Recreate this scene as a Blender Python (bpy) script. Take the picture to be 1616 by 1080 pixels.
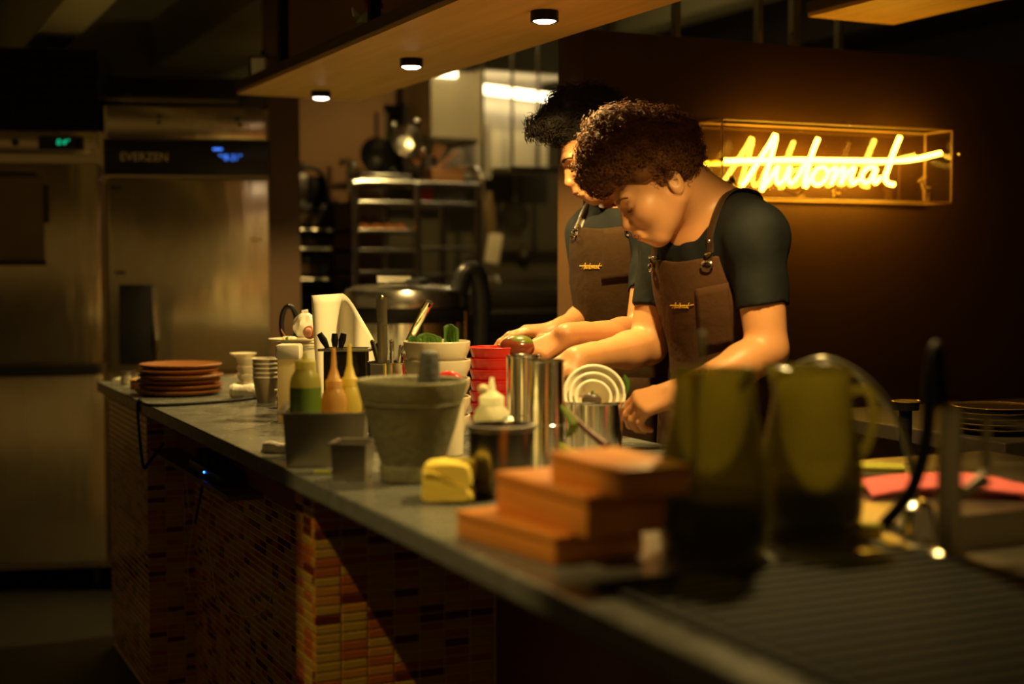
import bpy, bmesh, math, random
import numpy as np
from mathutils import Vector, Matrix
random.seed(7); RNG = np.random.default_rng(7)
for o in list(bpy.data.objects): bpy.data.objects.remove(o)
SC = bpy.context.scene
COL = SC.collection
R = math.radians

# ------------------------------------------------------------------ camera
FPX, CX, CY = 2244.0, 808.0, 540.0
YAW, PITCH = R(25.2), R(3.19)
CAMLOC = Vector((0, 0, 1.30))
cd = bpy.data.cameras.new('camera'); cam = bpy.data.objects.new('camera', cd); COL.objects.link(cam)
cd.sensor_width = 36.0; cd.lens = 36.0 * FPX / 1616.0; cd.clip_start = 0.02
cam.location = CAMLOC; cam.rotation_euler = (R(90) - PITCH, 0, -YAW)
cd.dof.use_dof = True; cd.dof.focus_distance = 3.48; cd.dof.aperture_fstop = 1.5
SC.camera = cam
# ------------------------------------------------------------------ world, lights, exposure
w = bpy.data.worlds.new('dim_restaurant'); SC.world = w; w.use_nodes = True
w.node_tree.nodes['Background'].inputs[0].default_value = (1.0, 0.58, 0.15, 1)
w.node_tree.nodes['Background'].inputs[1].default_value = 0.08
SC.view_settings.view_transform = 'Standard'; SC.view_settings.look = 'None'
SC.view_settings.exposure = 0.15; SC.view_settings.gamma = 1.0; SC.view_settings.use_curve_mapping = False
WARM = (1.0, 0.67, 0.21)
def spot(name, loc, target, power, angle, blend=.4, radius=.02, color=WARM, parent=None):
    l = bpy.data.lights.new(name, 'SPOT'); l.energy = power; l.color = color
    l.spot_size = R(angle); l.spot_blend = blend; l.shadow_soft_size = radius
    o = bpy.data.objects.new(name, l); COL.objects.link(o); o.location = loc
    d = Vector(target) - Vector(loc); o.rotation_euler = d.to_track_quat('-Z', 'Y').to_euler()
    if parent: o.parent = parent
    return o
PUCK_W = 56.0
BAR_SPOT_W = 95.0

# ------------------------------------------------------------------ pixel helpers: a picture point and a plane or distance give a place
MC = cam.rotation_euler.to_matrix()
FWD = Vector((math.sin(YAW), math.cos(YAW), 0)); RGT = Vector((math.cos(YAW), -math.sin(YAW), 0))
def ray(px, py): return MC @ Vector(((px - CX) / FPX, -(py - CY) / FPX, -1.0))
def PD(px, py, d):
    r = ray(px, py); return CAMLOC + r * (d / r.dot(FWD))
def PZ(px, py, z=0.90):
    r = ray(px, py); return CAMLOC + r * ((z - CAMLOC.z) / r.z)
def PY(px, py, Y):
    r = ray(px, py); return CAMLOC + r * (Y / r.y)
def PX(px, py, X):
    r = ray(px, py); return CAMLOC + r * (X / r.x)
def GD(px, d, z=0.90):                       # point at height z on pixel column px at depth d
    p = CAMLOC + FWD * d + RGT * ((px - CX) / FPX * d * 1.0); p.z = z; return p

# ------------------------------------------------------------------ materials
MATS = {}
def nd(nt, t, **kw):
    n = nt.nodes.new(t)
    for k, v in kw.items(): setattr(n, k, v)
    return n
def mat(name, col, rough=.5, metal=0., noise=.0, nscale=8., bump=0., bscale=60., spec=.5, trans=0., ior=1.45, emit=None, estr=0., sss=0., stretch=None, alpha=1., coat=0., rvar=0., sheen=0.):
    if name in MATS: return MATS[name]
    m = bpy.data.materials.new(name); m.use_nodes = True; nt = m.node_tree
    b = nt.nodes['Principled BSDF']
    c4 = (*col, 1)
    b.inputs['Base Color'].default_value = c4
    b.inputs['Roughness'].default_value = rough; b.inputs['Metallic'].default_value = metal
    b.inputs['Specular IOR Level'].default_value = spec; b.inputs['IOR'].default_value = ior
    b.inputs['Transmission Weight'].default_value = trans; b.inputs['Alpha'].default_value = alpha
    b.inputs['Coat Weight'].default_value = coat
    if sheen: b.inputs['Sheen Weight'].default_value = sheen
    if sss:
        b.inputs['Subsurface Weight'].default_value = sss; b.inputs['Subsurface Radius'].default_value = (.012, .004, .002); b.inputs['Subsurface Scale'].default_value = 1.0
    if emit:
        b.inputs['Emission Color'].default_value = (*emit, 1); b.inputs['Emission Strength'].default_value = estr
    tc = nd(nt, 'ShaderNodeTexCoord'); mp = nd(nt, 'ShaderNodeMapping'); nt.links.new(tc.outputs['Object'], mp.inputs[0])
    if stretch: mp.inputs['Scale'].default_value = stretch
    if noise or rvar:
        nz = nd(nt, 'ShaderNodeTexNoise'); nz.inputs['Scale'].default_value = nscale; nz.inputs['Detail'].default_value = 6
        nt.links.new(mp.outputs[0], nz.inputs[0])
    if noise:
        mx = nd(nt, 'ShaderNodeMix', data_type='RGBA'); nt.links.new(nz.outputs[0], mx.inputs[0])
        mx.inputs[6].default_value = tuple(max(0, c * (1 - noise)) for c in col) + (1,)
        mx.inputs[7].default_value = tuple(min(1, c * (1 + noise)) for c in col) + (1,)
        nt.links.new(mx.outputs[2], b.inputs['Base Color'])
    if rvar:
        mr = nd(nt, 'ShaderNodeMapRange'); nt.links.new(nz.outputs[0], mr.inputs[0])
        mr.inputs[3].default_value = max(.02, rough - rvar); mr.inputs[4].default_value = rough + rvar
        nt.links.new(mr.outputs[0], b.inputs['Roughness'])
    if bump:
        n2 = nd(nt, 'ShaderNodeTexNoise'); n2.inputs['Scale'].default_value = bscale; n2.inputs['Detail'].default_value = 4
        nt.links.new(mp.outputs[0], n2.inputs[0])
        bp = nd(nt, 'ShaderNodeBump'); bp.inputs['Strength'].default_value = bump; bp.inputs['Distance'].default_value = .01
        nt.links.new(n2.outputs[0], bp.inputs['Height']); nt.links.new(bp.outputs[0], b.inputs['Normal'])
    MATS[name] = m; return m
def wood(name, a, bcol, rough=.5, scale=(1, 12, 12), band=3.):
    if name in MATS: return MATS[name]
    m = mat(name, a, rough); nt = m.node_tree; b = nt.nodes['Principled BSDF']
    mp = next(n for n in nt.nodes if n.type == 'MAPPING'); mp.inputs['Scale'].default_value = scale
    nz = nd(nt, 'ShaderNodeTexNoise'); nz.inputs['Scale'].default_value = band; nz.inputs['Detail'].default_value = 8; nz.inputs['Distortion'].default_value = .6
    cr = nd(nt, 'ShaderNodeValToRGB'); cr.color_ramp.elements[0].color = (*a, 1); cr.color_ramp.elements[1].color = (*bcol, 1)
    cr.color_ramp.elements[0].position = .3; cr.color_ramp.elements[1].position = .7
    nt.links.new(mp.outputs[0], nz.inputs[0]); nt.links.new(nz.outputs[0], cr.inputs[0]); nt.links.new(cr.outputs[0], b.inputs['Base Color'])
    bp = nd(nt, 'ShaderNodeBump'); bp.inputs['Strength'].default_value = .15; bp.inputs['Distance'].default_value = .004
    nt.links.new(nz.outputs[0], bp.inputs['Height']); nt.links.new(bp.outputs[0], b.inputs['Normal'])
    return m
def clear(name, col=(1, 1, 1), gloss=.04, ior=1.45, tint=1.0, rough=.02):      # thin clear plastic: see-through with a Fresnel sheen
    if name in MATS: return MATS[name]
    m = bpy.data.materials.new(name); m.use_nodes = True; nt = m.node_tree; nt.nodes.clear()
    out = nd(nt, 'ShaderNodeOutputMaterial'); t = nd(nt, 'ShaderNodeBsdfTransparent'); g = nd(nt, 'ShaderNodeBsdfGlossy'); x = nd(nt, 'ShaderNodeMixShader')
    t.inputs[0].default_value = (*[c * tint for c in col], 1); g.inputs['Roughness'].default_value = rough; x.inputs[0].default_value = gloss
    nt.links.new(t.outputs[0], x.inputs[1]); nt.links.new(g.outputs[0], x.inputs[2]); nt.links.new(x.outputs[0], out.inputs[0])
    MATS[name] = m; return m
def glow(name, col, s):
    if name in MATS: return MATS[name]
    m = bpy.data.materials.new(name); m.use_nodes = True; nt = m.node_tree; nt.nodes.clear()
    out = nd(nt, 'ShaderNodeOutputMaterial'); e = nd(nt, 'ShaderNodeEmission'); e.inputs[0].default_value = (*col, 1); e.inputs[1].default_value = s
    nt.links.new(e.outputs[0], out.inputs[0]); MATS[name] = m; return m

STEEL = mat('steel', (.62, .60, .56), .22, 1., bump=.02, bscale=90, rvar=.08, nscale=14)
STEELD = mat('steel_dull', (.48, .45, .38), .30, 1., rvar=.1, nscale=9)
FRIDGE = mat('fridge_steel', (.66, .56, .36), .22, .92, bump=.45, bscale=2.2, stretch=(5, 5, .8), rvar=.06, nscale=5)
CHROME = mat('chrome', (.85, .82, .76), .10, 1.)
def brushed(name, col, rough, aniso):
    m = mat(name, col, rough, 1.); nt = m.node_tree; b = nt.nodes['Principled BSDF']; b.inputs['Anisotropic'].default_value = aniso
    b.inputs['Anisotropic Rotation'].default_value = .25; t = nd(nt, 'ShaderNodeTangent', direction_type='RADIAL', axis='Z'); nt.links.new(t.outputs[0], b.inputs['Tangent']); return m
SPUN = brushed('spun_steel', (.96, .91, .82), .13, .93)
def translucent(name, col, tcol, tmix=.5, clearmix=.0, rough=.3):
    if name in MATS: return MATS[name]
    m = mat(name, col, rough, coat=.3); nt = m.node_tree; out = nt.nodes['Material Output']; b = nt.nodes['Principled BSDF']
    t = nd(nt, 'ShaderNodeBsdfTranslucent'); t.inputs[0].default_value = (*tcol, 1); x = nd(nt, 'ShaderNodeMixShader'); x.inputs[0].default_value = tmix
    nt.links.new(b.outputs[0], x.inputs[1]); nt.links.new(t.outputs[0], x.inputs[2]); last = x
    if clearmix:
        c = nd(nt, 'ShaderNodeBsdfTransparent'); c.inputs[0].default_value = (*[min(1, q ** .5) for q in tcol], 1); y = nd(nt, 'ShaderNodeMixShader'); y.inputs[0].default_value = clearmix
        nt.links.new(x.outputs[0], y.inputs[1]); nt.links.new(c.outputs[0], y.inputs[2]); last = y
    nt.links.new(last.outputs[0], out.inputs[0]); return m
BLACKM = mat('black_metal', (.012, .011, .010), .42, .6)
BLACKP = mat('black_plastic', (.012, .012, .012), .35)
RUBBER = mat('rubber', (.009, .009, .009), .65, spec=.15)
STONE = mat('counter_stone', (.15, .155, .14), .25, noise=.35, nscale=26, bump=.06, bscale=40, rvar=.09)
GROUT = mat('grout', (.62, .46, .22), .85, bump=.2)
TILE = [mat('tile_ochre', (.46, .28, .045), .16, coat=.4, noise=.3, nscale=20), mat('tile_orange', (.42, .115, .022), .16, coat=.4, noise=.3, nscale=20),
        mat('tile_maroon', (.13, .022, .016), .16, coat=.4, noise=.3, nscale=20), mat('tile_amber', (.5, .22, .035), .16, coat=.4, noise=.3, nscale=20)]
WALLB = mat('wall_brown', (.105, .050, .016), .55, noise=.25, nscale=3, bump=.08, bscale=30)
DARKW = mat('wall_dark', (.05, .034, .02), .7, noise=.3, nscale=3)
CEIL = mat('ceiling_paint', (.40, .37, .20), .8, noise=.2, nscale=2)
PLY = wood('plywood', (.66, .40, .11), (.78, .50, .16), .5, (14, 1.2, 14), 1.6)
PLYD = wood('shelf_edge', (.085, .048, .018), (.14, .08, .032), .55, (14, 1.2, 40), 3)
CABW = wood('cabinet_wood', (.36, .19, .055), (.46, .26, .08), .5, (14, 1.2, 14), 1.2)
BOXW = wood('box_wood', (.62, .215, .030), (.76, .31, .055), .42, (12, 1.5, 12), 2)
PLATEW = wood('plate_wood', (.19, .068, .013), (.28, .105, .022), .45, (1.5, 12, 12), 2)
CREAM = mat('ceramic_cream', (.78, .70, .52), .25, coat=.3)
WHITEP = mat('white_plastic', (.85, .80, .66), .35)
PAPER = mat('paper', (.85, .79, .64), .8)
TOWEL = mat('towel_white', (.80, .75, .64), .95, bump=.5, bscale=160)
REDP = mat('red_plastic', (.62, .025, .018), .28, coat=.3)
GREEN = mat('leaf_green', (.055, .15, .012), .5, noise=.4, nscale=20, stretch=(1, 12, 1))
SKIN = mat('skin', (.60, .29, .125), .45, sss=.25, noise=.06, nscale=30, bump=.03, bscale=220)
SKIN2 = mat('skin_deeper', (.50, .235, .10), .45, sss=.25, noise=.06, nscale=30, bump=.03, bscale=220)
SHIRT = mat('tshirt_black', (.010, .0115, .012), .75, bump=.35, bscale=16, spec=.2)
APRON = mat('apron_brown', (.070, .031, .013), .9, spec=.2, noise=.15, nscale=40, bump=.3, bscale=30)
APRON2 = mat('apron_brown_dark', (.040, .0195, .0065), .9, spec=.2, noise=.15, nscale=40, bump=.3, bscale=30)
LEATHER = mat('leather', (.035, .018, .008), .4)
HAIRB = mat('hair_brown', (.15, .058, .018), .65, spec=.25)
HAIRK = mat('hair_black', (.014, .010, .007), .6, spec=.25)
TROUS = mat('trouser_black', (.015, .015, .016), .85)
GOLD = mat('thread_gold', (.75, .45, .06), .6)

# ------------------------------------------------------------------ object helpers
def tag(o, label=None, cat=None, group=None, kind=None):
    if label: o['label'] = label
    if cat: o['category'] = cat
    if group: o['group'] = group
    if kind: o['kind'] = kind
    return o
def thing(name, label, cat, loc=(0, 0, 0), rz=0., group=None):
    o = bpy.data.objects.new(name, None); COL.objects.link(o); o.empty_display_size = .05
    o.location = loc; o.rotation_euler = (0, 0, rz); return tag(o, label, cat, group)
def link(name, me, m, parent=None, loc=(0, 0, 0), rot=(0, 0, 0), smooth=True, ang=38):
    if smooth:
        me.polygons.foreach_set('use_smooth', [True] * len(me.polygons))
        try: me.set_sharp_from_angle(angle=R(ang))
        except Exception: pass
    if m is not None and not me.materials: me.materials.append(m)
    o = bpy.data.objects.new(name, me); COL.objects.link(o); o.location = loc; o.rotation_euler = rot
    if parent: o.parent = parent
    return o
class MB:
    def __init__(s): s.v = []; s.f = []
    def add(s, v, f):
        n = len(s.v); s.v += [tuple(p) for p in v]; s.f += [tuple(i + n for i in q) for q in f]; return s
    def box(s, x0, x1, y0, y1, z0, z1, bev=0., M=None):
        bm = bmesh.new(); bmesh.ops.create_cube(bm, size=1)
        for v in bm.verts: v.co = Vector((x0 + (v.co.x + .5) * (x1 - x0), y0 + (v.co.y + .5) * (y1 - y0), z0 + (v.co.z + .5) * (z1 - z0)))
        if bev: bmesh.ops.bevel(bm, geom=bm.edges[:], offset=bev, segments=2, affect='EDGES', profile=.5)
        bm.verts.index_update()
        vs = [(M @ v.co if M else v.co) for v in bm.verts]; fs = [[v.index for v in f.verts] for f in bm.faces]; bm.free()
        return s.add(vs, fs)
    def lathe(s, prof, n=40, c=(0, 0, 0), M=None, sx=1., sy=1.):
        vs = []; fs = []; k = len(prof)
        for i in range(n):
            a = 2 * math.pi * i / n
            for r, z in prof:
                p = Vector((c[0] + r * math.cos(a) * sx, c[1] + r * math.sin(a) * sy, c[2] + z)); vs.append(M @ p if M else p)
        for i in range(n):
            j = (i + 1) % n
            for q in range(k - 1):
                a, b, d, e = i * k + q, j * k + q, j * k + q + 1, i * k + q + 1
                if prof[q][0] < 1e-6 and prof[q + 1][0] < 1e-6: continue
                if prof[q][0] < 1e-6: fs.append((a, d, e))
                elif prof[q + 1][0] < 1e-6: fs.append((a, b, d))
                else: fs.append((a, b, d, e))
        return s.add(vs, fs)
    def tube(s, path, r, n=8, cap=True, flat=1., up=None):
        P = [Vector(p) for p in path]; k = len(P)
        rs = r if hasattr(r, '__len__') else [r] * k
        vs = []; fs = []; prev = None
        for i in range(k):
            t = (P[min(i + 1, k - 1)] - P[max(i - 1, 0)]); t = t.normalized() if t.length > 1e-9 else Vector((0, 0, 1))
            if prev is None:
                a = Vector(up) if up is not None else (Vector((0, 0, 1)) if abs(t.z) < .9 else Vector((1, 0, 0)))
            else: a = prev
            nrm = (a - t * a.dot(t)); nrm = nrm.normalized() if nrm.length > 1e-6 else t.orthogonal().normalized(); prev = nrm; b = t.cross(nrm)
            for j in range(n):
                an = 2 * math.pi * j / n; vs.append(P[i] + (nrm * math.cos(an) * flat + b * math.sin(an)) * rs[i])
        for i in range(k - 1):
            for j in range(n):
                fs.append((i * n + j, i * n + (j + 1) % n, (i + 1) * n + (j + 1) % n, (i + 1) * n + j))
        if cap: fs.append(tuple(range(n - 1, -1, -1))); fs.append(tuple((k - 1) * n + j for j in range(n)))
        return s.add(vs, fs)
    def sph(s, c, r, n=16, m=10, M=None):
        rr = r if hasattr(r, '__len__') else (r, r, r)
        prof = [(math.sin(math.pi * i / m), -math.cos(math.pi * i / m)) for i in range(m + 1)]; prof[0] = (0, -1); prof[-1] = (0, 1)
        T = Matrix.Translation(c) @ Matrix.Diagonal((*rr, 1)); T = T if M is None else M @ T
        return s.lathe(prof, n, M=T)
    def grid(s, fn, nu, nv):
        vs = [fn(i / nu, j / nv) for i in range(nu + 1) for j in range(nv + 1)]
        fs = [(i * (nv + 1) + j, (i + 1) * (nv + 1) + j, (i + 1) * (nv + 1) + j + 1, i * (nv + 1) + j + 1) for i in range(nu) for j in range(nv)]
        return s.add(vs, fs)
    def mesh(s, name='m'):
        me = bpy.data.meshes.new(name); me.from_pydata([tuple(v) for v in s.v], [], s.f); me.update(); return me
    def build(s, name, m, parent=None, **kw): return link(name, s.mesh(name), m, parent, **kw)
def thick(o, t, off=0.):
    md = o.modifiers.new('thickness', 'SOLIDIFY'); md.thickness = t; md.offset = off; return o
def spline(pts, n=8, closed=False):
    P = [Vector(p) for p in pts]; k = len(P); out = []
    rng = range(k) if closed else range(k - 1)
    for i in rng:
        if closed: a, b, c, d = P[(i - 1) % k], P[i], P[(i + 1) % k], P[(i + 2) % k]
        else: a, b, c, d = P[max(i - 1, 0)], P[i], P[i + 1], P[min(i + 2, k - 1)]
        for j in range(n):
            t = j / n
            out.append(.5 * ((2 * b) + (c - a) * t + (2 * a - 5 * b + 4 * c - d) * t * t + (3 * b - a - 3 * c + d) * t ** 3))
    if not closed: out.append(P[-1])
    return out
def cup_prof(r0, r1, h, t=.0025, lip=0., base=.004):          # outside up, over the lip, down inside
    p = [(0, 0), (r0 - .002, 0), (r0, .002), (r1, h - .001)]
    if lip: p += [(r1 + lip, h), (r1 + lip, h + t), (r1 - t, h + t)]
    else: p += [(r1, h), (r1 - t, h)]
    p += [(r0 - t, base), (0, base)]
    return p
def struct(name, mb, m, label=None, **kw):
    o = mb.build(name, m, **kw); o['kind'] = 'structure'
    if label: o['label'] = label
    return o
def text(name, s, size, m, parent, loc, rot, extrude=.0006, align='CENTER', shear=0., sx=1.):
    c = bpy.data.curves.new(name, 'FONT'); c.body = s; c.size = size; c.extrude = extrude; c.align_x = align; c.align_y = 'CENTER'; c.shear = shear
    tmp = bpy.data.objects.new('tmp', c); COL.objects.link(tmp)
    dg = bpy.context.evaluated_depsgraph_get(); me = bpy.data.meshes.new_from_object(tmp.evaluated_get(dg)); bpy.data.objects.remove(tmp)
    o = link(name, me, m, parent, loc, rot, smooth=False); o.scale = (sx, 1, 1); return o

# ------------------------------------------------------------------ the setting
struct('floor', MB().box(-9, 6.5, -9, 9.5, -.1, 0), mat('floor_dark', (.014, .012, .010), .6, noise=.3, nscale=3))
struct('ceiling', MB().box(-3.5, 6.5, -1.5, 9.5, 2.95, 3.05), CEIL)
struct('wall_back', MB().box(-3.5, 6.5, 7.9, 8.0, 0, 2.95), CEIL)
struct('wall_right', MB().box(5.2, 5.3, -.5, 7.9, 0, 2.95), DARKW)
WY = 3.80; WX0 = 2.025
struct('wall_sign', MB().box(WX0, 5.2, WY, WY + .17, 0, 2.0, .003), WALLB, 'low brown partition wall carrying the neon sign')
for i, (px, w_) in enumerate(((1066, .018), (1196, .018), (1323, .018), (1253, .03))):
    p = PY(px, 100, WY + .09)
    struct('trim_%d' % (i + 1), MB().box(p.x - w_ / 2, p.x + w_ / 2, WY + .075, WY + .105, 2.0, 2.95), STEELD, 'thin steel hanger rod above the partition')
# ceiling beams and duct along the counter
BEAM = mat('beam_paint', (.72, .68, .38), .8, noise=.2, nscale=2)
for i, (x0, x1, z0, z1, y0, y1) in enumerate(((.71, .88, 2.20, 2.50, .4, 7.9), (1.55, 2.0, 2.36, 2.62, 3.5, 7.9), (4.2, 4.4, 2.65, 2.95, -.5, 7.9), (.20, .42, 2.55, 2.95, .4, 7.9), (4.6, 5.0, 2.45, 2.8, -.5, 7.9))):
    struct('trim_%d' % (i + 5), MB().box(x0, x1, y0, y1, z0, z1, .01), BEAM if i in (0, 1, 2) else DARKW, 'long ceiling beam running the length of the bar')
# ------------------------------------------------------------------ bar counter
CT = .90; XE = .77; YE = 4.93
def slab(poly, z0, z1):
    n = len(poly); vs = [(x, y, z0) for x, y in poly] + [(x, y, z1) for x, y in poly]
    fs = [tuple(range(n - 1, -1, -1)), tuple(range(n, 2 * n))] + [(i, (i + 1) % n, n + (i + 1) % n, n + i) for i in range(n)]
    return MB().add(vs, fs)
o = slab([(XE, .35), (1.355, .35), (1.355, 2.32), (1.63, 2.32), (1.63, YE), (XE, YE)], CT - .035, CT).build('worktop', STONE, smooth=False)
md = o.modifiers.new('edge', 'BEVEL'); md.width = .004; md.segments = 2
tag(o, 'long dark grey stone bar worktop crowded with kitchen things', 'worktop')

# counter base: columns and recessed wall faced with small mosaic tiles
base = thing('counter_base', 'bar counter base faced in ochre and red mosaic tiles', 'counter base', (0, 0, 0))
TZ = CT - .035
near = MB().box(.806, 1.56, 2.590, 2.722, 0, TZ).build('column', GROUT, base, smooth=False)
rec = MB().box(.939, 1.56, 2.722, 4.236, 0, TZ).build('recessed_wall', GROUT, base, smooth=False)
far = MB().box(.806, 1.56, 4.236, 4.90, 0, TZ).build('column', GROUT, base, smooth=False)
pan = MB().box(1.183, 1.34, .38, 2.59, 0, TZ, .002).build('side_panel', mat('panel_brown', (.12, .042, .015), .5, noise=.2), base, smooth=False)
TW, TH, TP, TQ, TD = .0505, .0152, .054, .0184, .0030
def tile_geo(w):
    c = .0012
    o_ = [(-w / 2, 0, -TH / 2), (w / 2, 0, -TH / 2), (w / 2, 0, TH / 2), (-w / 2, 0, TH / 2)]
    m_ = [(x, -(TD - c), z) for x, y, z in o_]
    t_ = [(x - math.copysign(c, x), -TD, z - math.copysign(c, z)) for x, y, z in o_]
    v = o_ + m_ + t_
    f = [(8, 9, 10, 11)]
    for i in range(4):
        j = (i + 1) % 4; f += [(i, j, 4 + j, 4 + i), (4 + i, 4 + j, 8 + j, 8 + i)]
    return v, f
TMESH = {}
def tile_mesh(w, ci):
    k = (round(w, 4), ci)
    if k not in TMESH:
        v, f = tile_geo(w); me = bpy.data.meshes.new('tile'); me.from_pydata(v, [], f); me.materials.append(TILE[ci]); me.update(); TMESH[k] = me
    return TMESH[k]
trng = random.Random(3)
def tiles(parent, org, udir, rz, width, znum, single_rows, single_cols=None, from_right=False):
    sv, sf, sm = [], [], []
    cols = []; x = .0018; 
    while x < width - .012:
        wv = min(TW, width - .0018 - x); cols.append((x + wv / 2, wv)); x += TP
    cr, sr = math.cos(rz), math.sin(rz)
    for r_ in range(znum):
        z = TZ - .003 - TH / 2 - r_ * TQ
        if z < TH / 2: break
        for ci, (u, wv) in enumerate(cols):
            q = trng.random(); c = 0 if q < .42 else (1 if q < .72 else (3 if q < .84 else 2))
            p = Vector(org) + Vector(udir) * u; jit = trng.uniform(-.0006, .0006)
            if r_ < single_rows and (single_cols is None or ci in single_cols(len(cols))):
                o = bpy.data.objects.new('tile', tile_mesh(wv, c)); COL.objects.link(o); o.parent = parent
                o.location = (p.x, p.y, z); o.rotation_euler = (0, jit * 6, rz)
            else:
                v, f = tile_geo(wv); n = len(sv)
                sv += [(p.x + cr * a - sr * b, p.y + sr * a + cr * b, z + d) for a, b, d in v]; sf += [tuple(i + n for i in q_) for q_ in f]; sm += [c] * len(f)
    if sv:
        me = bpy.data.meshes.new('tile_field'); me.from_pydata(sv, [], sf)
        for t in TILE: me.materials.append(t)
        me.polygons.foreach_set('material_index', sm); me.update()
        o = link('tile_field', me, None, parent, smooth=False); o['kind'] = 'stuff'
tiles(near, (.80, 2.590, 0), (1, 0, 0), 0, .377, 46, 22)
tiles(near, (.806, 2.722, 0), (0, -1, 0), -math.pi / 2, .132, 46, 22)
tiles(rec, (.939, 4.236, 0), (0, -1, 0), -math.pi / 2, 1.514, 46, 20, lambda n: range(n - 4, n))
tiles(far, (.80, 4.236, 0), (1, 0, 0), 0, .139, 46, 0)
tiles(far, (.806, 4.90, 0), (0, -1, 0), -math.pi / 2, .664, 46, 0)

# under-counter board, power strip and hanging cords
ub = thing('cable_shelf', 'brown wooden cable shelf fixed under the bar worktop', 'shelf', (.80, 3.5, .79))
MB().box(.085, .13, -.77, .72, -.035, .072, .002).build('back_board', mat('redbrown_board', (.16, .045, .015), .55, noise=.3), ub, smooth=False)
MB().box(-.0, .085, -.25, .70, -.045, -.033, .001).build('tray', mat('tray_wood', (.16, .09, .03), .5), ub, smooth=False)
ps = thing('power_strip', 'black power strip with a small blue light under the worktop', 'power strip', (.835, 3.55, .758))
MB().box(-.025, .025, -.16, .16, 0, .03, .004).build('body', BLACKP, ps)
MB().sph((-.026, -.02, .018), .0035).build('indicator', glow('led_blue', (.02, .15, 1), 6), ps)
for k in range(3): MB().box(-.018, .018, -.10 + k * .085, -.05 + k * .085, .03, .062, .006).build('plug', RUBBER, ps)
def cord(name, pts, r, m, label, cat='cord'):
    o = MB().tube(spline(pts, 8), r, 6).build(name, m); return tag(o, label, cat)
WIRE = mat('wire_white', (.55, .47, .32), .5)
def RX(px, py, X=.905): return PX(px, py, X)
cord('cord', [RX(290, 720), RX(286, 760), RX(292, 820), RX(283, 870), RX(290, 905), RX(312, 916), RX(328, 918)], .0016, WIRE, 'thin pale wire hanging in a crumpled line down the tiles')
cord('cord', [RX(292, 725), RX(298, 800), RX(306, 815), RX(300, 860), RX(296, 900), RX(300, 935)], .0014, WIRE, 'short pale wire twisted behind the crumpled one')
cord('cord', [RX(392, 738), RX(345, 775), RX(328, 830), RX(335, 900), RX(345, 945), RX(380, 972), RX(415, 965), RX(435, 925)], .0016, WIRE, 'pale wire hanging in a wide loop under the bar')
cord('cord', [RX(325, 735), RX(318, 775), RX(308, 825)], .004, mat('cord_blue', (.02, .05, .07), .5), 'dark teal cord end hanging under the bar')
cord('cord', [RX(385, 735), RX(400, 762), RX(430, 775), RX(455, 790)], .005, RUBBER, 'thick black cord bunched under the worktop edge')
cord('cord', [RX(300, 700), RX(270, 715), RX(262, 735), RX(228, 738)], .004, RUBBER, 'black cord running from the far column to the power strip')
cord('cord', [PZ(412, 627, .905), PZ(350, 634, .905), PZ(240, 640, .905), PX(220, 632, .768), PX(218, 660, .766), PX(226, 735, .766), PX(236, 728, .766), PX(258, 700, .766)], .0045, RUBBER, 'black cord lying by the wooden plates and dropping over the edge')

# ------------------------------------------------------------------ sink unit on the working side
su = thing('sink_unit', 'dark steel sink unit on the working side of the bar', 'sink', (1.36, .4, 0))
MB().box(0, .84, 0, 1.9, 0, .84, .004).build('cabinet', mat('cabinet_dark', (.03, .025, .02), .5), su, smooth=False)
fr = MB()
for b in ((0, .03, 0, 1.9), (.42, .84, 0, 1.9), (.03, .42, 0, .55), (.03, .42, 1.32, 1.9)): fr.box(b[0], b[1], b[2], b[3], .86, .90, .002)
fr.build('deck', STEELD, su, smooth=False)
bs = MB()
bs.box(.03, .42, .55, 1.32, .842, .846)
for b in ((.030, .034, .55, 1.32), (.416, .42, .55, 1.32), (.034, .416, .55, .554), (.034, .416, 1.316, 1.32)): bs.box(b[0], b[1], b[2], b[3], .845, .90)
bs.build('basin', STEELD, su, smooth=False)
mtt = MB().box(.83, 1.35, .40, 1.53, CT, CT + .007, .002)
for k in range(35): mtt.box(.845, 1.335, .42 + k * .031, .436 + k * .031, CT + .006, CT + .010)
tag(mtt.build('bar_mat', RUBBER, smooth=False), 'black ribbed rubber mat in front of the green jugs', 'mat')

# ------------------------------------------------------------------ hanging shelf with puck lights
SX0, SX1, SYE, SZ = 1.29, 1.755, 5.05, 1.90
hs = thing('hanging_shelf', 'long plywood shelf hanging above the bar with round lights', 'shelf', (SX0, SYE, SZ))
W_ = SX1 - SX0
MB().box(0, W_, -5.3, 0, 0, .012).build('board', PLY, hs, smooth=False)
MB().box(-.004, W_ + .002, -5.3, .004, .012, .044, .001).build('edge_band', PLYD, hs, smooth=False)
for k in range(5):
    y = -.52 - k * .87; MB().box(.008, .036, y - .014, y + .014, .044, 1.05).build('post', BLACKM, hs, smooth=False)
for k in range(4):
    y = -.02 - k * .95; MB().box(.15, .168, y - .94, y, .044, .75, .001).build('panel', CABW, hs, smooth=False)
PUCKS = [4.83, 3.955, 3.075, 2.195]
for i, y in enumerate(PUCKS):
    lab = ['round puck light at the far end of the hanging shelf', 'second round puck light from the far end of the shelf', 'large round puck light above the two cooks', 'round puck light above the front of the bar'][i]
    t = thing('puck_light', lab, 'light', (1.533, y, SZ), group='puck lights under the shelf')
    MB().lathe([(0, 0), (.034, 0), (.034, -.024), (.0285, -.024), (.0285, -.012), (0, -.012)], 32).build('housing', BLACKM, t)
    MB().lathe([(0, -.013), (.028, -.013), (.0272, -.023), (.019, -.0275), (0, -.029)], 28).build('lens', glow('puck_lens', (1, .80, .62), 16), t)
    spot('puck_lamp', (0, 0, -.042), (0, 0, -1), PUCK_W, 128, .55, .024, parent=t)
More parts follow.
